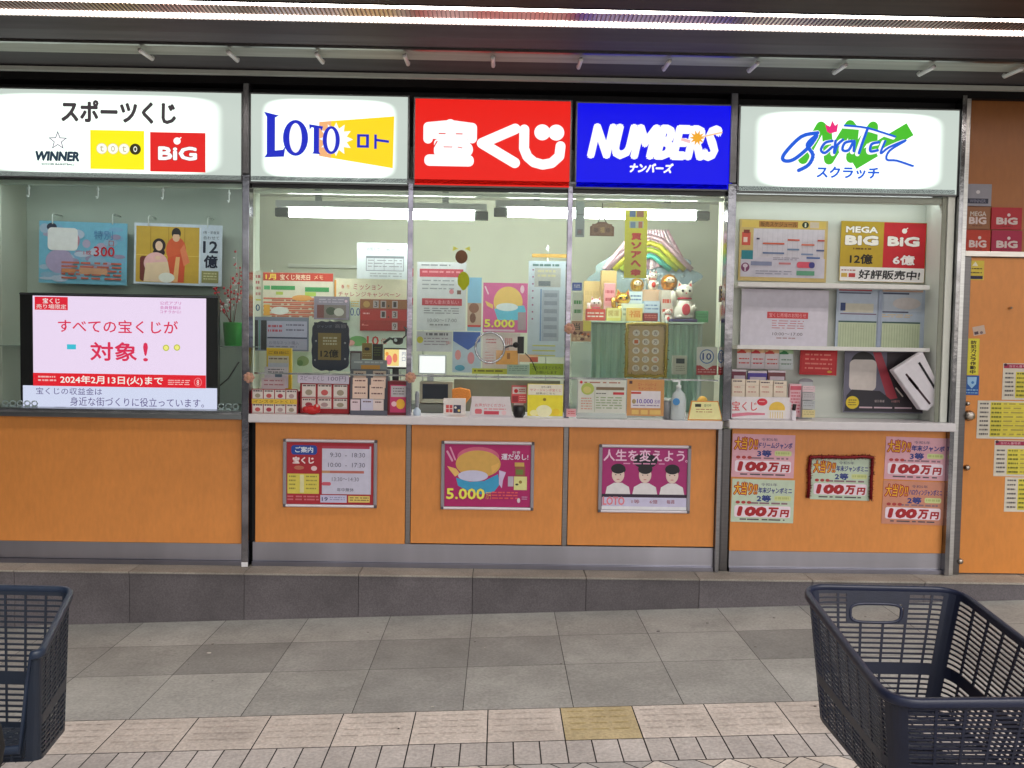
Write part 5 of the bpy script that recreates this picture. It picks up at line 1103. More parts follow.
c = Canvas(731.5, 397, 789.5, 418.5, -.004, (232, 226, 230), t=.003); c.text('宝くじ', 732, 401.5, 757, 411, (216, 70, 76), .02); c.ell(762, 402, 5.2, 3.6, (216, 50, 70)); c.lines(759, 401, 765, 403, 1, (236, 180, 180), .5); c.face([(732, 414), (748, 412.5), (765, 413), (765, 415), (748, 415.5), (732, 417.5)], (220, 130, 150)); c.ell(777, 408.5, 8, 7, (236, 196, 80)); c.rect(768, 410, 786, 418.3, (234, 228, 226))
for k in range(6): c.rect(770+k*2.4, 411.5, 771+k*2.4, 418, (226, 206, 150))
c.done('front_panel', parent=t)
for i in range(4):
    u0 = 732+i*13.9; k = Canvas(u0, 379+i*.7, u0+13.2, 397, .03, (232, 218, 200), t=.02); k.lines(u0+1, 380.5+i*.7, u0+10, 382+i*.7, 1, (90, 70, 80), .8); k.lines(u0+2, 386.5, u0+9, 388, 1, (206, 120, 100), .6); k.rect(u0, 385, u0+13.2, 385.3, (200, 184, 170)); k.lines(u0+2, 391.5, u0+10, 393, 1, (190, 110, 100), .6); k.rect(u0+12.9, 380+i*.7, u0+13.2, 397, (190, 170, 150)); k.done('card_bundle', parent=t)
for i, (u0, u1, v0, cl_) in enumerate(((732, 746, 369.5, (110, 50, 70)), (748, 767, 371, (80, 66, 150)), (768, 785.5, 370.5, (110, 60, 66)))):
    k = Canvas(u0, v0, u1, 380, .09, cl_, t=.02); k.rect(u0, v0, u1, v0+2, (206, 196, 206)); k.rect(u0+2, v0+6, u1-1, 380, (196, 184, 196)); k.done('card_bundle', parent=t)
c = Canvas(800, 349.5, 837, 375, .17, (190, 36, 44), t=.006, rot=-1); c.rect(802, 352, 835, 372.5, (200, 46, 52)); c.lines(805, 354, 832, 372, 4, (226, 130, 120), .35); c.ell(830, 371.5, 2.4, 1.2, (210, 160, 60)); c.done('red_card', 'red card with pink lines hanging below the lower shelf', 'card')
x0, x1, z0, z1 = R(790, 384, 801, 418, .1)
c = Canvas(789.5, 384, 801, 417, .1, (226, 180, 190), t=.03); c.rect(790, 386, 801, 390, (206, 90, 110)); c.lines(791, 392, 800, 414, 7, (206, 110, 126), .5); c.done('leaflet_holder', 'pink leaflet holder between the card rack and the tall grey holder', 'holder')
q = R(801.5, 382, 815.5, 418, .06)
t = thing('leaflet_holder', 'tall clear grey leaflet holder with stepped pockets standing on the right counter', 'holder', ((q[0]+q[1])/2, .1, ZR))
MB().box(q[0], q[1], .11, .13, ZR, q[3], (180, 184, 188)).build('back_panel', 'laminate', t, bevel=.003)
for i, (v0, v1, cl_) in enumerate(((386, 392, (226, 200, 206)), (393, 400, (190, 186, 190)), (401, 409, (186, 190, 194)), (410, 417.5, (220, 206, 150)))):
    k = Canvas(802.5, v0, 815, v1, .1-i*.015, cl_, t=.012); k.lines(803.5, v0+1.5, 814, v1-1.5, 2, tuple(int(c_*.8) for c_ in cl_), .4); k.done('pocket', parent=t)
MB().prism([((q[0]+q[1])/2+(q[1]-q[0])/2*math.cos(k*PI/8), q[3]-.001+.022*math.sin(k*PI/8)) for k in range(9)], .11, .13, (130, 124, 134)).build('header', 'laminate', t)
x = P(793.5, 405, .0).x
t = thing('pen_stand', 'white pen stand with a black tipped pen beside the card rack', 'stand', (x, .0, ZR))
MB().box(x-.013, x+.013, -.02, .01, ZR, ZR+.06, (232, 228, 236)).build('holder', 'plastic', t, bevel=.003); MB().tube([(x, -.005, ZR+.061), (x+.006, -.005, ZR+.1)], .012, (30, 26, 30), 8).build('pen', 'plastic', t)
c = Canvas(844, 351.5, 936, 413, .16, (112, 110, 128), t=.006)
c.rect(845, 352.5, 935, 412, (104, 102, 122)); c.rect(886, 352.5, 935, 412, (56, 48, 56)); c.face([(872, 352.5), (880, 352.5), (898, 398), (888, 400)], (170, 60, 76))
c.ell(862.5, 364, 12.5, 12, (30, 28, 32)); c.rrect(849, 360, 876, 391, 5, (206, 198, 194)); c.face([(845, 412), (847, 396), (852, 390), (880, 391), (892, 400), (896, 412)], (44, 42, 52)); c.ell(906, 372, 14, 18, (40, 34, 40)); c.stroke([(896, 388), (903, 396)], 1.4, (220, 210, 200))
c.ell(853, 403, 6.6, 6.4, (222, 196, 50)); c.lines(849, 400, 857, 407, 3, (130, 110, 40), .5); c.text('億万長者', 875, 400, 885, 402.5, (196, 180, 180)); c.text('10億円', 892, 400, 900, 402.5, (196, 140, 140)); c.lines(860, 407, 925, 410, 1, (206, 180, 190), .5)
c.done('poster', 'dark poster of a person in black with a yellow disc behind the white carton', 'poster')
# tilted white box
a_ = [P(u, v, .02) for u, v in ((893, 370.5), (923, 351.5), (937.5, 382), (937.5, 402), (928, 411), (921, 410))]
t = thing('white_carton', 'white carton with two dark slots leaning at an angle in front of the dark poster', 'carton', (a_[4].x, .05, ZR))
MB().prism([(p.x, p.z) for p in a_][::-1], .02, .085, (222, 218, 226)).build('carton_body', 'paper', t, bevel=.008)
def slot(pts, w, nm, col):
    mb = MB(); pp = [P(u, v, .0185) for u, v in pts]
    for p_, q_ in zip(pp[:-1], pp[1:]):
        d = Vector((q_.x-p_.x, 0, q_.z-p_.z)).normalized(); n_ = Vector((-d.z, 0, d.x))*w
        v4 = [p_+n_, p_-n_, q_-n_, q_+n_]; mb.add([(v.x, .0175, v.z) for v in v4]+[(v.x, .0192, v.z) for v in v4], [(0, 1, 2, 3), (7, 6, 5, 4), (0, 4, 5, 1), (1, 5, 6, 2), (2, 6, 7, 3), (3, 7, 4, 0)], col)
    mb.build(nm, 'matte', t)
slot([(906, 374), (930, 404)], .006, 'slot', (70, 50, 60)); slot([(919, 362.5), (936, 390)], .007, 'slot', (40, 38, 44)); slot([(909, 378), (918, 389)], .0085, 'slot', (50, 34, 40))
# ================================================================ FRAMED POSTERS ON THE CENTRE PANELS
def snap(u0, v0, u1, v1, label, fill, bg, bars):
    x0, x1, z0, z1 = R(u0, v0, u1, v1, -.015); t = thing('framed_poster', label, 'framed poster', ((x0+x1)/2, -.008, z0), 'snap frames on the orange panels'); b = .026
    MB().box(x0+.01, x1-.01, -.012, -.001, z0+.01, z1-.01, (120, 118, 122)).build('backing', 'plastic', t)
    mt = 'steel'
    for (a0, a1, c0_, c1_) in ((x0+b*.7, x1-b*.7, z1-b*.7, z1), (x0+b*.7, x1-b*.7, z0, z0+b*.7)):
        MB().prof([(-.012, c0_), (-.02, c0_+.003), (-.024, (c0_+c1_)/2), (-.02, c1_-.003), (-.008, c1_), (-.001, c1_), (-.001, c0_)], a0, a1, (232, 228, 238)).build('frame_bar', 'plastic', t)
    for (a0, a1) in ((x0, x0+b*.8), (x1-b*.8, x1)):
        MB().box(a0, a1, -.022, -.001, z0+b*.7, z1-b*.7, (150, 145, 153)).build('frame_bar', 'plastic', t, bevel=.004)
    for xx in (x0, x1-b*.7):
        for zz in (z0, z1-b*.7): MB().box(xx, xx+b*.7, -.021, -.001, zz, zz+b*.7, (96, 92, 98)).build('corner_cap', 'plastic', t, bevel=.004)
    c = Canvas(u0+3.6, v0+3.2, u1-3.6, v1-3.2, -.0135, bg, t=.001); fill(c); c.done('poster_sheet', parent=t)
def g1(c):
    c.rect(c.r[0], c.r[1], c.r[2], c.r[3], (172, 36, 50))
    c.rrect(291, 445.5, 317, 455, 3, (30, 70, 160)); c.text('ご案内', 295, 447, 313, 453, (225, 232, 240), .04); c.text('宝くじ', 292.5, 457, 314, 464, (245, 225, 228), .07)
    c.ell(299, 468, 5, 2, (190, 110, 90)); c.ell(314, 468.5, 3, 2.4, (230, 200, 205)); c.rect(287.5, 474, 319, 494, (222, 206, 90)); c.lines(289, 476, 296, 492, 4, (150, 140, 60), .4); c.rect(300, 475, 304, 493, (226, 220, 170)); c.lines(306, 476, 317, 492, 4, (160, 150, 66), .35); c.lines(287.5, 496, 319, 502, 2, (206, 110, 120), .5)
    c.rect(322, 446, 371, 494, (206, 204, 226)); c.rect(322, 446, 369.5, 448.5, (176, 60, 84)); c.text('9:30  -  18:30', 330, 452.5, 365, 457, (90, 90, 116), .01); c.text('10:00  -  17:30', 328, 462.5, 365, 467, (90, 90, 116), .01); c.rect(322, 470.5, 364, 473, (190, 110, 100)); c.rect(322, 470.5, 330, 473, (200, 150, 110)); c.text('13:30〜14:30', 332, 477, 359, 481, (110, 108, 130), .0); c.rrect(322, 482, 331, 485.4, 1.4, (206, 90, 110)); c.text('年中無休', 337, 487.5, 354, 491.5, (70, 70, 96), .03)
    c.rect(320.5, 495, 347, 502.5, (200, 196, 226)); c.text('19', 322, 497, 328, 501, (50, 50, 110), .03); c.lines(330, 497, 345, 501, 2, (140, 140, 180), .4); c.rect(348.5, 495.5, 370, 502, (226, 200, 110)); c.lines(350, 497, 369, 501.5, 2, (120, 90, 60), .4)
def g2(c):
    MG = (176, 30, 104); c.rect(c.r[0], c.r[1], c.r[2], c.r[3], MG)
    c.ell(478, 457, 21, 10, (206, 100, 130)); c.ell(478, 464, 22.5, 13.5, (216, 170, 88)); c.face([(447, 466.5), (456, 469), (460, 474), (455, 477), (450, 471)], (236, 190, 110)); c.face([(491, 466), (499, 462.5), (498, 467), (492, 474)], (230, 180, 96))
    c.face([(456, 478), (470, 482), (484, 481), (498, 474), (500, 484), (494, 492), (482, 494.5), (468, 491), (458, 486)], (60, 160, 206)); c.ell(473, 476, 15, 5.6, (206, 204, 232)); c.face([(499, 470), (506, 472), (503, 480), (502, 488), (499, 484)], (210, 190, 226))
    c.stroke([(447, 452), (452, 461)], 2, (220, 160, 190)); c.stroke([(450, 448), (455, 460)], 1.6, (220, 150, 184))
    c.text('新春', 512, 450.5, 520, 453.5, (235, 220, 235), .02); c.text('運だめし!', 501, 453.5, 528, 459.5, (232, 222, 240), .04)
    c.rect(514, 476, 527, 489.5, (226, 222, 150)); c.rect(515, 465, 525, 476, (150, 90, 70)); c.rect(514.5, 462, 524, 466, (206, 170, 90)); c.rect(516, 469, 523, 474, (110, 130, 60)); c.ell(520.5, 481.5, 1.6, 1.6, (150, 130, 60)); c.ell(517, 484, 1.6, 1, (60, 60, 40)); c.rect(508, 476, 513.5, 486, (190, 180, 200))
    c.text('5.000', 446.5, 488.5, 485, 499.5, (244, 234, 96), .05, 0, (120, 90, 40), .02); c.text('万円', 486, 492, 491, 499, (240, 190, 90), .02); c.lines(492, 491.5, 518, 500, 3, (226, 90, 96), .5); c.ell(519, 500, 1.6, 2.4, (226, 206, 220)); c.lines(522, 496, 528, 500, 2, (200, 150, 190))
def g3(c):
    c.rect(c.r[0], c.r[1], c.r[2], c.r[3], (170, 44, 116))
    c.ell(645, 461, 12, 7.5, (32, 30, 40)); c.ell(618.5, 470, 7, 4.5, (34, 30, 40)); c.ell(672.5, 470, 7, 4.5, (34, 30, 40)); 
    for u in (618, 645, 672): c.ell(u, 475, 6.2, 8, (228, 204, 194)); c.ell(u, 469, 7.2, 5, (34, 30, 38)); c.ell(u-2.4, 475, .7, .5, (90, 70, 70)); c.ell(u+2.4, 475, .7, .5, (90, 70, 70)); c.ell(u, 479.6, 1.6, .5, (200, 130, 130))
    for u in (618, 645, 672): c.face([(u-12.5, 494.6), (u-11, 487), (u-4, 483), (u+4, 483), (u+11, 487), (u+12.5, 494.6)], (228, 224, 228))
    c.rect(c.r[0], 494.2, c.r[2], 497.6, (50, 34, 56)); c.rect(602.5, 497.4, c.r[2], 506.5, (206, 202, 232)); c.rect(c.r[0], 506.5, c.r[2], c.r[3], (232, 232, 240))
    c.text('人生を変えよう', 603, 449.5, 684, 461.5, (240, 200, 226), .035); c.ell(686, 460.6, 1.2, 1.2, (240, 200, 226)); c.ell(686, 460.6, .6, .6, (170, 44, 116))
    c.lines(623, 463, 667, 465, 1, (220, 150, 190), .6); c.text('LOTO', 603, 497, 625, 505.5, (226, 130, 150), .06, 0, (240, 220, 226), .02)
    for u, s_ in ((632, '1等'), (650, '6億'), (667, '毎週')): c.text(s_, u, 499.5, u+8, 503.5, (150, 40, 60), .02)
snap(283, 439.5, 377, 507.5, 'framed red and white notice with opening hours and a yellow table', g1, (172, 36, 50), 0)
snap(441, 441.5, 534, 510, 'framed magenta poster with a yellow round shape, blue band and number 5.000', g2, (176, 30, 104), 0)
snap(598.5, 445, 690.5, 513, 'framed pink poster of three people under the words 人生を変えよう', g3, (170, 44, 116), 0)
# ================================================================ PRIZE SHEETS
def prize(u0, v0, w, h, bg, l1, l2, label, rot=-.8, grp='100万円 prize sheets on the right orange panel'):
    c = Canvas(u0, v0, u0+w, v0+h, -.0028, bg, t=.0012, back=(224, 204, 212), rot=rot)
    X = lambda f: u0+w*f
    Y_ = lambda f: v0+h*f
    c.rect(X(.02), Y_(.03), X(.98), Y_(.97), bg)
    c.text('大当り!!', X(.035), Y_(.08), X(.4), Y_(.36), (240, 184, 40), .03, .12, (168, 20, 20), .22)
    c.text('令和5年', X(.46), Y_(.08), X(.72), Y_(.15), (60, 60, 100), .0); c.text(l1, X(.42), Y_(.18), X(.96), Y_(.32), (44, 52, 130), .07); c.text(l2, X(.4), Y_(.36), X(.63), Y_(.52), (40, 56, 130), .05)
    c.rrect(X(.68), Y_(.37), X(.95), Y_(.49), 1.6, (206, 214, 150)); c.lines(X(.7), Y_(.4), X(.93), Y_(.47), 1, (180, 190, 120), .7); c.lines(X(.3), Y_(.53), X(.9), Y_(.58), 1, (140, 110, 120), .8)
    for f in (.1, .19, .28): c.ell(X(f), Y_(.54), w*.035, h*.035, (176, 60, 60))
    c.rrect(X(.05), Y_(.61), X(.95), Y_(.88), 2, (238, 220, 232))
    c.text('100', X(.09), Y_(.63), X(.57), Y_(.865), (168, 22, 34), .16, .1); c.text('万', X(.58), Y_(.64), X(.76), Y_(.865), (168, 22, 34), .09, .1); c.text('円', X(.78), Y_(.69), X(.93), Y_(.865), (168, 22, 34), .08, .1)
    c.lines(X(.14), Y_(.915), X(.86), Y_(.95), 1, (90, 80, 84), .9)
    return c.done('prize_sheet', label, 'prize sheet', grp)
PKB, MNB, ORB = (222, 168, 182), (196, 212, 190), (206, 140, 116)
prize(732, 434.5, 62.5, 43, PKB, 'ドリームジャンボ', '3等', 'pink prize sheet reading ドリームジャンボ 3等 at the upper left of the right panel')
prize(731.5, 479.5, 62.5, 43, MNB, '年末ジャンボミニ', '2等', 'pale green prize sheet without tinsel at the lower left of the right panel')
o = prize(811, 458, 59, 42, MNB, '年末ジャンボミニ', '2等', 'pale green prize sheet framed in dark red tinsel in the middle of the right panel')
q = R(809, 457, 871.5, 498, -.012)
pts = [(x, y, z) for x, y, z in ringpts(q, -.014, 8)]
top = pts[24:]+pts[:17]      # left side, top, right side: the bottom stays open
z0 = q[2]
tinsel(top, .021, [(120, 14, 26), (84, 8, 18), (150, 26, 38), (60, 6, 14)], 'tinsel_border', o, 8, 1100, closed=False)
prize(885, 437.5, 61.5, 42.5, PKB, '年末ジャンボ', '3等', 'pink prize sheet reading 年末ジャンボ 3等 at the upper right of the right panel', -1.2)
prize(882.5, 481.5, 61.5, 43, ORB, 'ハロウィンジャンボミニ', '2等', 'salmon prize sheet at the lower right of the right panel', -1.2)
# ================================================================ DOOR AND WALL STICKERS
def bigpack(u0, v0, u1, v1, bg, label, mega):
    c = Canvas(u0, v0, u1, v1, .0, bg, t=.0098)
    w, h = u1-u0, v1-v0
    if mega: c.text('MEGA', u0+w*.2, v0+h*.2, u1-w*.15, v0+h*.42, (190, 180, 170), .04)
    else: c.ell((u0+u1)/2+2, v0+h*.34, 1.6, 1.6, (206, 190, 190))
    c.text('BiG' if not mega else 'BIG', u0+w*.16, v0+h*.45, u1-w*.14, v0+h*.78, (206, 190, 188), .07); c.lines(u0+w*.3, v0+h*.84, u1-w*.3, v0+h*.9, 1, (80, 30, 30))
    c.done('wall_card', label, 'card', 'cards stuck above the door')
bigpack(965, 207, 990, 229, (140, 92, 62), 'brown card with grey block letters, upper left of the four above the door', True)
bigpack(991.5, 207.5, 1022, 229.5, (168, 30, 44), 'crimson card with grey block letters, upper right of the four above the door', False)
bigpack(965, 230, 990, 252.5, (178, 52, 32), 'brick red card with grey block letters, lower left of the four above the door', False)
bigpack(991.5, 230.5, 1022, 253, (160, 26, 66), 'wine red card with grey block letters, lower right of the four above the door', False)
c = Canvas(966, 184, 991.5, 206, .0, (140, 138, 148), t=.0098); c.ell(978, 192, 2, 1.8, (200, 196, 200)); c.rect(967.5, 198.5, 988.5, 203.5, (44, 46, 66)); c.text('WINNER', 970, 199.4, 986, 202.6, (130, 130, 150)); c.done('wall_card', 'silver grey card with a dark band above the four red and brown cards', 'card')
DY = .0035
c = Canvas(967, 260.5, 984, 280, DY-.0009, (214, 190, 70), t=.0006); c.lines(969, 268, 982, 276, 2, (110, 90, 40), .3); c.face([(972, 266), (975, 261.5), (978, 266)], (230, 226, 200)); c.rect(967.5, 275.8, 983, 279, (40, 34, 70)); c.done('sticker', 'yellow sticker with a dark foot line at the top corner of the door', 'sticker')
c = Canvas(967, 338.5, 979, 375, DY-.0009, (214, 204, 50), t=.0006); c.rect(968, 339.5, 978, 374, (224, 212, 60))
for i, ch_ in enumerate('防犯カメラ作動中'): c.text(ch_, 970.3, 340.5+i*4.2, 976, 344.3+i*4.2, (36, 34, 14), .05)
c.done('sticker', 'tall yellow sticker with black vertical Japanese writing on the door', 'sticker')
c = Canvas(963.5, 375.5, 979, 395, DY-.0009, (24, 84, 160), t=.0006); c.face([(967, 377), (976.5, 377), (976, 384), (971.8, 388.5), (967.5, 384)], (150, 190, 226)); c.ell(972.5, 382.5, 1.4, 1.4, (60, 120, 190)); c.lines(965, 389.5, 978, 391.5, 1, (150, 190, 226)); c.lines(966, 392.5, 978, 394, 1, (150, 190, 226)); c.done('sticker', 'blue sticker with a pale shield under the tall yellow sticker', 'sticker')
c = Canvas(973, 326, 985, 335, DY-.0009, (200, 176, 160), t=.0006, rot=12); c.rect(974, 331, 978, 334, (80, 60, 70)); c.ell(981, 333, 1.6, 1.4, (120, 100, 100)); c.done('torn_paper', 'torn scrap of white paper above the tall yellow sticker', 'paper')
def plist(u0, v0, u1, v1, label, head, y):
    c = Canvas(u0, v0, u1, v1, y, (214, 206, 190), t=.0006)
    vt = v0+1.5
    if head: c.rect(u0+.8, v0+.8, u1, v0+5, (160, 34, 70)); c.text('当せん番号表', u0+6, v0+1.6, u0+26, v0+4.2, (226, 180, 190)); c.ell(u0+2.4, v0+1.6, 1.8, 1.4, (70, 20, 50)); vt = v0+8.5
    c.rect(u0+13, vt, u1-1, v1-2, (222, 208, 72)); n = int((v1-2-vt)/4.1)
    for i in range(n):
        v = vt+i*(v1-2-vt)/n; c.lines(u0+2.4, v+.8, u0+11, v+2.6, 1, (100, 96, 96), .9); c.lines(u0+14, v+.8, u0+24, v+2.8, 1, (120, 120, 30), .9); c.lines(u0+26, v+.8, u1-2, v+2.4, 1, (176, 160, 70), .9); c.rect(u0+13, v+3.6, u1-1, v+3.8, (190, 176, 60))
    c.done('price_list', label, 'list', 'yellow and white lists on the door')
plist(1002.5, 363.5, 1046, 400, 'topmost yellow list on the door with a dark red header', True, DY-.0009)
plist(977, 401, 1052, 439, 'widest yellow list on the door, level with the door knob, without a header', False, DY-.0024)
plist(994, 440.5, 1046, 476.5, 'yellow list with a dark red header just below the widest list', True, DY-.0009)
plist(1004.5, 477.5, 1056, 512, 'lowest yellow list on the door, without a header', False, DY-.0009)
# ================================================================ BICYCLES WITH BASKETS
def cmp_(p, q, t): return tuple(a+(b-a)*t for a, b in zip(p, q))
def loop(ctrl, rad, n=5):
    """closed loop of corners rounded with quadratic curves, resampled evenly"""
    out = []; m = len(ctrl)
    for i in range(m):
        a, b, c = Vector(ctrl[i-1]), Vector(ctrl[i]), Vector(ctrl[(i+1) % m])
        r = rad[i] if isinstance(rad, (list, tuple)) else rad
        p, q = b+(a-b).normalized()*r, b+(c-b).normalized()*r
        for k in range(n+1): t = k/n; out.append(p*(1-t)**2+b*2*t*(1-t)+q*t*t)
    return out
def resample(pts, N):
    L = [0]; m = len(pts)
    for i in range(m): L.append(L[-1]+(pts[(i+1) % m]-pts[i]).length)
    T = L[-1]; out = []; i = 0
    for k in range(N):
        s = T*k/N
        while L[i+1] < s: i += 1
        t = (s-L[i])/(L[i+1]-L[i] or 1); out.append(pts[i].lerp(pts[(i+1) % m], t))
    return out, T
def basket(parent, top, bot, hole=None, rows=25, bandrows=(15, 16), N=288, col=(27, 32, 52), colr=(30, 36, 60), drop=None, rad=.05, radb=.05, rimr=.011, solid=None):
    A, T = resample(loop(top, rad), N); B, _ = resample(loop(bot, radb), N)
    if drop:
        for k in range(N): A[k] = A[k].lerp(B[k], drop(A[k]))
    ts = [0]                       # 0 = rim, 1 = floor ; slat / gap alternating
    H = 1.0; g_ = .64/rows; s_ = .36/rows
    for r in range(rows): ts += [ts[-1]+s_, ts[-1]+s_+g_]
    ts = [t/ts[-1] for t in ts]
    vs = [A[k].lerp(B[k], t) for t in ts for k in range(N)]
    fs = []; rib = 10
    for j in range(len(ts)-1):
        row = j//2; slat = (j % 2 == 0)
        for k in range(N):
            s = k/N; corner = solid(k, N) if solid else False
            keep = slat or row == 0 or row in bandrows or row == rows-1 or (k % rib == 0) or corner
            if hole and hole[0] <= s <= hole[1] and row <= hole[3]:
                keep = True; f = (s-hole[0])/(hole[1]-hole[0]); g = (row+(.0 if slat else .5))
                if ((f-.5)/.43)**4+((g-(hole[2]+hole[3])/2)/((hole[3]-hole[2])/2))**4 < 1: keep = False
            if keep: fs.append((j*N+k, j*N+(k+1) % N, (j+1)*N+(k+1) % N, (j+1)*N+k))
    mb = MB(); mb.add(vs, fs, col)
    o = mb.build('basket_wall', 'basket_plastic', parent)
    md = o.modifiers.new('thick', 'SOLIDIFY'); md.thickness = .0035; md.offset = 0
    # floor grid
    mb = MB(); c0 = sum((Vector(b) for b in B), Vector())/N
    nb = [Vector(b) for b in B]
    xs = [v.x for v in nb]; ys = [v.y for v in nb]
    def clip(fixed, axis):
        hits = []
        for i in range(N):
            p, q = nb[i], nb[(i+1) % N]
            if (p[axis]-fixed)*(q[axis]-fixed) < 0: hits.append(p.lerp(q, (fixed-p[axis])/(q[axis]-p[axis])))
        return hits[:2] if len(hits) >= 2 else None
    x = min(xs)+.015
    while x < max(xs):
        h = clip(x, 0)
        if h: mb.tube(h, .0022, col, 4, smooth=False)
        x += .024
    y = min(ys)+.008
    while y < max(ys):
        h = clip(y, 1)
        if h: mb.tube(h, .002, col, 4, smooth=False)
        y += .0115
    mb.build('basket_floor', 'basket_plastic', parent)
    rim = MB()
    n = len(A); out = Vector((0, 0, 0)); cc = sum(A, Vector())/n
    prof = [(-.002, -.013), (.004, -.014), (.009, -.010), (.009, .001), (.006, .004), (-.002, .004), (-.0035, 0)]
    rv = []
    for k in range(n):
        t = (A[(k+1) % n]-A[k-1]).normalized(); o2 = t.cross(Vector((0, 0, 1))).normalized()
        if o2.dot(A[k]-cc) < 0: o2 = -o2
        for (a_, b_) in prof: rv.append(A[k]+o2*a_+Vector((0, 0, b_)))
    m6 = len(prof); rim.add(rv, [(k*m6+i, k*m6+(i+1) % m6, ((k+1) % n)*m6+(i+1) % m6, ((k+1) % n)*m6+i) for k in range(n) for i in range(m6)], colr, True)
    rim.build('basket_rim', 'basket_plastic', parent)
    if hole:
        pts = []
        for i in range(28):
            a_ = 2*PI*i/28; ca, sa = math.cos(a_), math.sin(a_); r = (abs(ca)**4+abs(sa)**4)**(-.25)
            s = hole[0]+(hole[1]-hole[0])*(.5+.43*r*ca); row = (hole[2]+hole[3])/2+(hole[3]-hole[2])/2*r*sa; t = min(1, max(0, (row+.3)/rows))
            kf = s*N; k = int(kf); p = A[k % N].lerp(A[(k+1) % N], kf-k).lerp(B[k % N].lerp(B[(k+1) % N], kf-k), t); pts.append(p)
        MB().tube(pts, .0034, colr, 8, closed=True).build('handle_rim', 'basket_plastic', parent)
    return A, B, N
def W(x, d, z): return (x, -D+d, HC+z)
def wheel(parent, x, y, r, ang=0.0):
    zc_ = gz(x)+r; mb = MB()
    w = MB().tube([(x, y+r*.955*math.cos(2*PI*k/48), zc_+r*.955*math.sin(2*PI*k/48)) for k in range(48)], .017, (24, 24, 26), 10, closed=True).build('tyre', 'matte', parent)
    MB().tube([(x, y+r*.88*math.cos(2*PI*k/48), zc_+r*.88*math.sin(2*PI*k/48)) for k in range(48)], .010, (190, 190, 195), 8, closed=True).build('wheel_rim', 'steel', parent)
    s = MB()
    for k in range(28):
        a_ = 2*PI*k/28; b_ = a_+(.35 if k % 2 else -.35)
        s.tube([(x+(.025 if k % 2 else -.025), y+.02*math.cos(b_), zc_+.02*math.sin(b_)), (x, y+r*.87*math.cos(a_), zc_+r*.87*math.sin(a_))], .0012, (200, 200, 205), 4)
    s.tube([(x-.05, y, zc_), (x+.05, y, zc_)], .016, (150, 150, 155), 10); s.build('spokes', 'steel', parent)
    return zc_
def bicycle(x, yf, label, col, zrim, name='bicycle'):
    """yf = y of the basket centre; the bicycle faces the booth"""
    t = thing('bicycle', label, 'bicycle', (x, yf-.4, gz(x)))
    r = .33; yw = yf-.02; zc_ = wheel(t, x, yw, r); wheel(t, x, yw-1.12, r)
    g = gz(x); head = Vector((x, yw-.27, g+.78)); crown = Vector((x, yw-.2, g+.70))
    f = MB()
    for s in (-1, 1): f.tube([(x+s*.055, yw, zc_), (x+s*.055, yw-.16, g+.64), (x+s*.02, yw-.19, g+.69)], .011, (60, 62, 68), 8)
    f.build('fork', 'dark_metal', t)
    f = MB(); f.tube([crown, head, (x, yw-.32, g+.93)], .017, (40, 44, 60), 10); f.build('stem', 'dark_metal', t)
    f = MB(); f.tube([head-Vector((0, 0, .02)), (x, yw-.6, g+.36), (x, yw-.72, g+.30)], .019, col, 10).tube([(x, yw-.72, g+.30), (x, yw-.86, g+.80)], .015, col, 10)
    for s in (-1, 1): f.tube([(x, yw-.72, g+.30), (x+s*.06, yw-1.12, zc_), (x, yw-.84, g+.72)], .009, col, 8)
    f.build('frame', 'plastic', t)
    MB().tube([(x-.29, yw-.52, g+.97), (x-.2, yw-.44, g+.99), (x-.06, yw-.34, g+.95), (x+.06, yw-.34, g+.95), (x+.2, yw-.44, g+.99), (x+.29, yw-.52, g+.97)], .011, (180, 180, 185), 10).build('handlebar', 'steel', t)
    for s in (-1, 1): MB().tube([(x+s*.235, yw-.47, g+.985), (x+s*.3, yw-.57, g+.965)], .017, (24, 24, 26), 10).build('grip', 'matte', t)
    MB().ball((x, yw-.9, g+.86), .085, .13, .035, (28, 28, 30), 16).tube([(x, yw-.86, g+.79), (x, yw-.88, g+.85)], .013, (150, 150, 155), 8).build('saddle', 'matte', t)
    MB().tube([(x+r*0, yw+ (r+.03)*math.cos(a_), zc_+(r+.03)*math.sin(a_)) for a_ in [PI*(.15+.75*k/16) for k in range(17)]], .012, (60, 64, 72), 8).build('mudguard', 'plastic', t)
    MB().box(x-.07, x+.07, yf-.13, yf+.13, zrim-.012, zrim-.004, (60, 62, 66)).tube([(x-.05, yw, zc_), (x-.05, yf+.09, zrim-.012)], .006, (70, 70, 76), 6).tube([(x+.05, yw, zc_), (x+.05, yf+.09, zrim-.012)], .006, (70, 70, 76), 6).build('basket_support', 'dark_metal', t)
    MB().tube([(x, yw-.72, g+.30), (x+.1, yw-.72, g+.30), (x+.1, yw-.66, g+.16)], .009, (150, 150, 155), 8).box(x+.09, x+.17, yw-.71, yw-.61, g+.145, g+.165, (30, 30, 30)).build('pedal', 'steel', t)
    return t
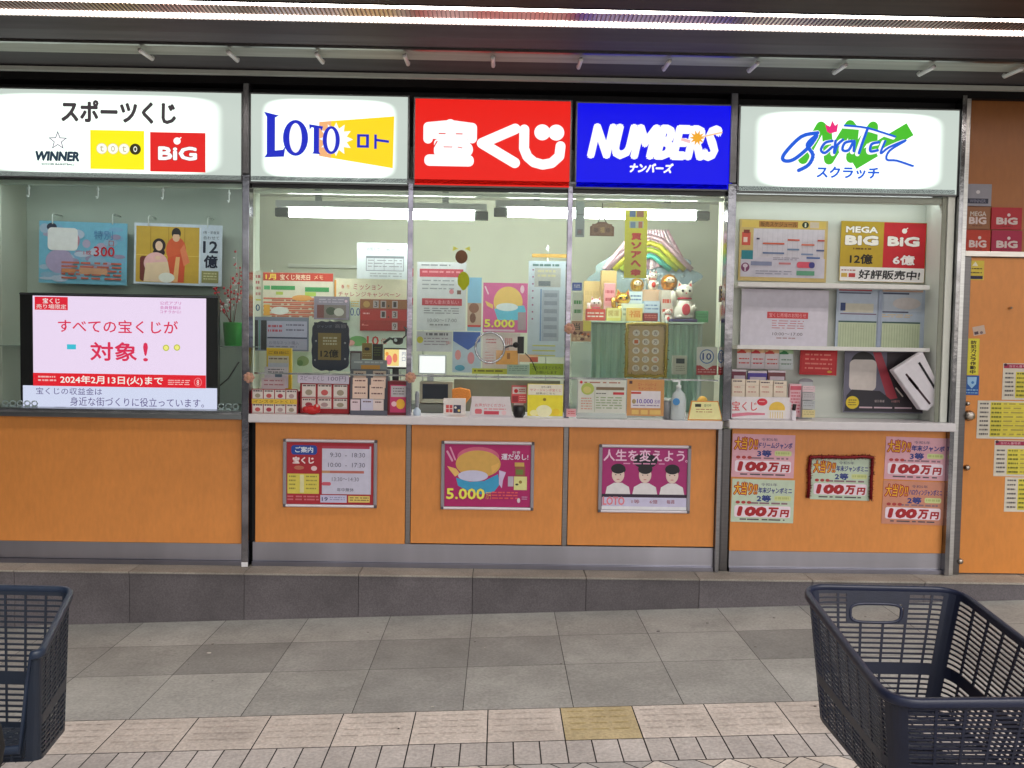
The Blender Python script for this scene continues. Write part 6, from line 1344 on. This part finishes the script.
# right bicycle
xb = .83
tr_ = bicycle(xb, -D+1.72, 'bicycle with a navy mesh front basket parked at the lower right of the photo', (60, 30, 34), HC-.80)
top = [W(.662, 1.91, -.515), W(.99, 1.90, -.515), W(1.02, 1.48, -.585), W(.667, 1.48, -.592)]
bot = [W(.682, 1.875, -.775), W(.955, 1.87, -.775), W(.965, 1.53, -.80), W(.698, 1.53, -.80)]
def solid_r(k, N):
    # narrow solid columns at the four corners
    c = [0, .225, .5, .755]; s = k/N
    return any(min(abs(s-q), 1-abs(s-q)) < .0105 for q in CORN)
A_, T_ = resample(loop(top, .05), 144)
def corners(top, A):
    out = []
    for c in top: out.append(min(range(len(A)), key=lambda k: (A[k]-Vector(c)).length)/len(A))
    return out
CORN = corners(top, A_)
def sof(A, x, y): return min(range(len(A)), key=lambda k: (A[k]-Vector((x, y, A[k].z))).length)/len(A)
h0, h1 = sof(A_, .758, -D+1.91), sof(A_, .886, -D+1.91)
if h1 < h0: h0, h1 = h1, h0
basket(tr_, top, bot, (h0, h1, 3.0, 6.8), solid=solid_r)
# left bicycle
tl_ = bicycle(-1.08, -D+1.76, 'bicycle with a dark blue mesh basket cut off at the left edge of the photo', (40, 44, 52), HC-.85)
top = [W(-1.27, 1.96, -.552), W(-.925, 1.95, -.552), W(-.862, 1.69, -.60), W(-1.27, 1.66, -.64)]
bot = [W(-1.24, 1.93, -.85), W(-.925, 1.92, -.85), W(-.868, 1.70, -.815), W(-1.24, 1.68, -.83)]
A_, T_ = resample(loop(top, .045), 144); CORN = corners(top, A_)
h0, h1 = sof(A_, -1.17, -D+1.955), sof(A_, -1.04, -D+1.955)
if h1 < h0: h0, h1 = h1, h0
basket(tl_, top, bot, None, solid=solid_r, radb=.02, rad=[.045, .03, .012, .03], col=(28, 36, 50), colr=(34, 46, 66),
       drop=lambda p: .86*min(1, max(0, (-.876-p.x)/.012)) if p.y < -D+1.72 else 0)
# dark lamp and cover on the left bicycle's stem
p = P(-34, 752, -D+1.45)
MB().ball((p.x, p.y, p.z), .055, .06, .075, (18, 18, 20), 16).tube([(p.x, p.y, p.z-.05), (p.x-.03, p.y+.05, p.z-.2)], .03, (22, 22, 24), 10).build('stem_cover', 'matte', tl_)
# bits on the paving
p = PZ(209, 653, gz(-1.1)+.006); MB().lathe(p.x, p.y, [(.012, p.z), (.012, p.z+.002), (.004, p.z+.0025)], (200, 196, 190), 12, sy=.8).build('litter', 'paper', None, 'tiny pale scrap lying on the grey paving near the kerb', 'litter')
# ================================================================ SHADE WALL OUT OF THE FRAME (added to darken the left side)
nb = thing('shade_wall', 'unseen grey wall added left of the booth to shade its left side', 'wall', (-4.4, -3.5, gz(-4.4)))
MB().box(-4.7, -4.2, -8.0, .1, gz(-4.4)-.2, 4.2, (70, 70, 76)).build('wall_body', 'wall_paint', nb)
MB().box(-4.198, -4.15, -8.0, .1, gz(-4.4)-.2, .35, (60, 58, 58)).build('skirting', 'stone', nb)
# ================================================================ LIGHT
w = bpy.data.worlds.new('World'); bpy.context.scene.world = w; w.use_nodes = True
n, l = w.node_tree.nodes, w.node_tree.links
sky = n.new('ShaderNodeTexSky'); sky.sky_type = 'NISHITA'; sky.sun_disc = False
SEL, SAZ = math.radians(38), math.radians(155)
sky.sun_elevation = SEL; sky.sun_rotation = SAZ; sky.air_density = 1.2; sky.dust_density = 3
hs = n.new('ShaderNodeHueSaturation'); hs.inputs['Saturation'].default_value = .35
l.new(sky.outputs[0], hs.inputs['Color']); l.new(hs.outputs[0], n['Background'].inputs[0]); n['Background'].inputs[1].default_value = WORLD
s = bpy.data.lights.new('sun', 'SUN'); s.energy = SUN; s.angle = math.radians(25); s.color = (1, .93, .84)
so = bpy.data.objects.new('sun', s); C.objects.link(so)
d = Vector((math.sin(SAZ)*math.cos(SEL), math.cos(SAZ)*math.cos(SEL), math.sin(SEL)))     # towards the sun: behind the camera, to the right
so.rotation_euler = d.to_track_quat('Z', 'Y').to_euler(); so.location = (3, -8, 6)
vs = bpy.context.scene.view_settings; vs.view_transform = 'Standard'; vs.look = 'None'; vs.exposure = EXPO; vs.gamma = 1; vs.use_curve_mapping = False
sc = bpy.context.scene; sc.cycles.max_bounces = 8; sc.cycles.transparent_max_bounces = 16; sc.cycles.sample_clamp_indirect = 6; sc.cycles.use_denoising = True
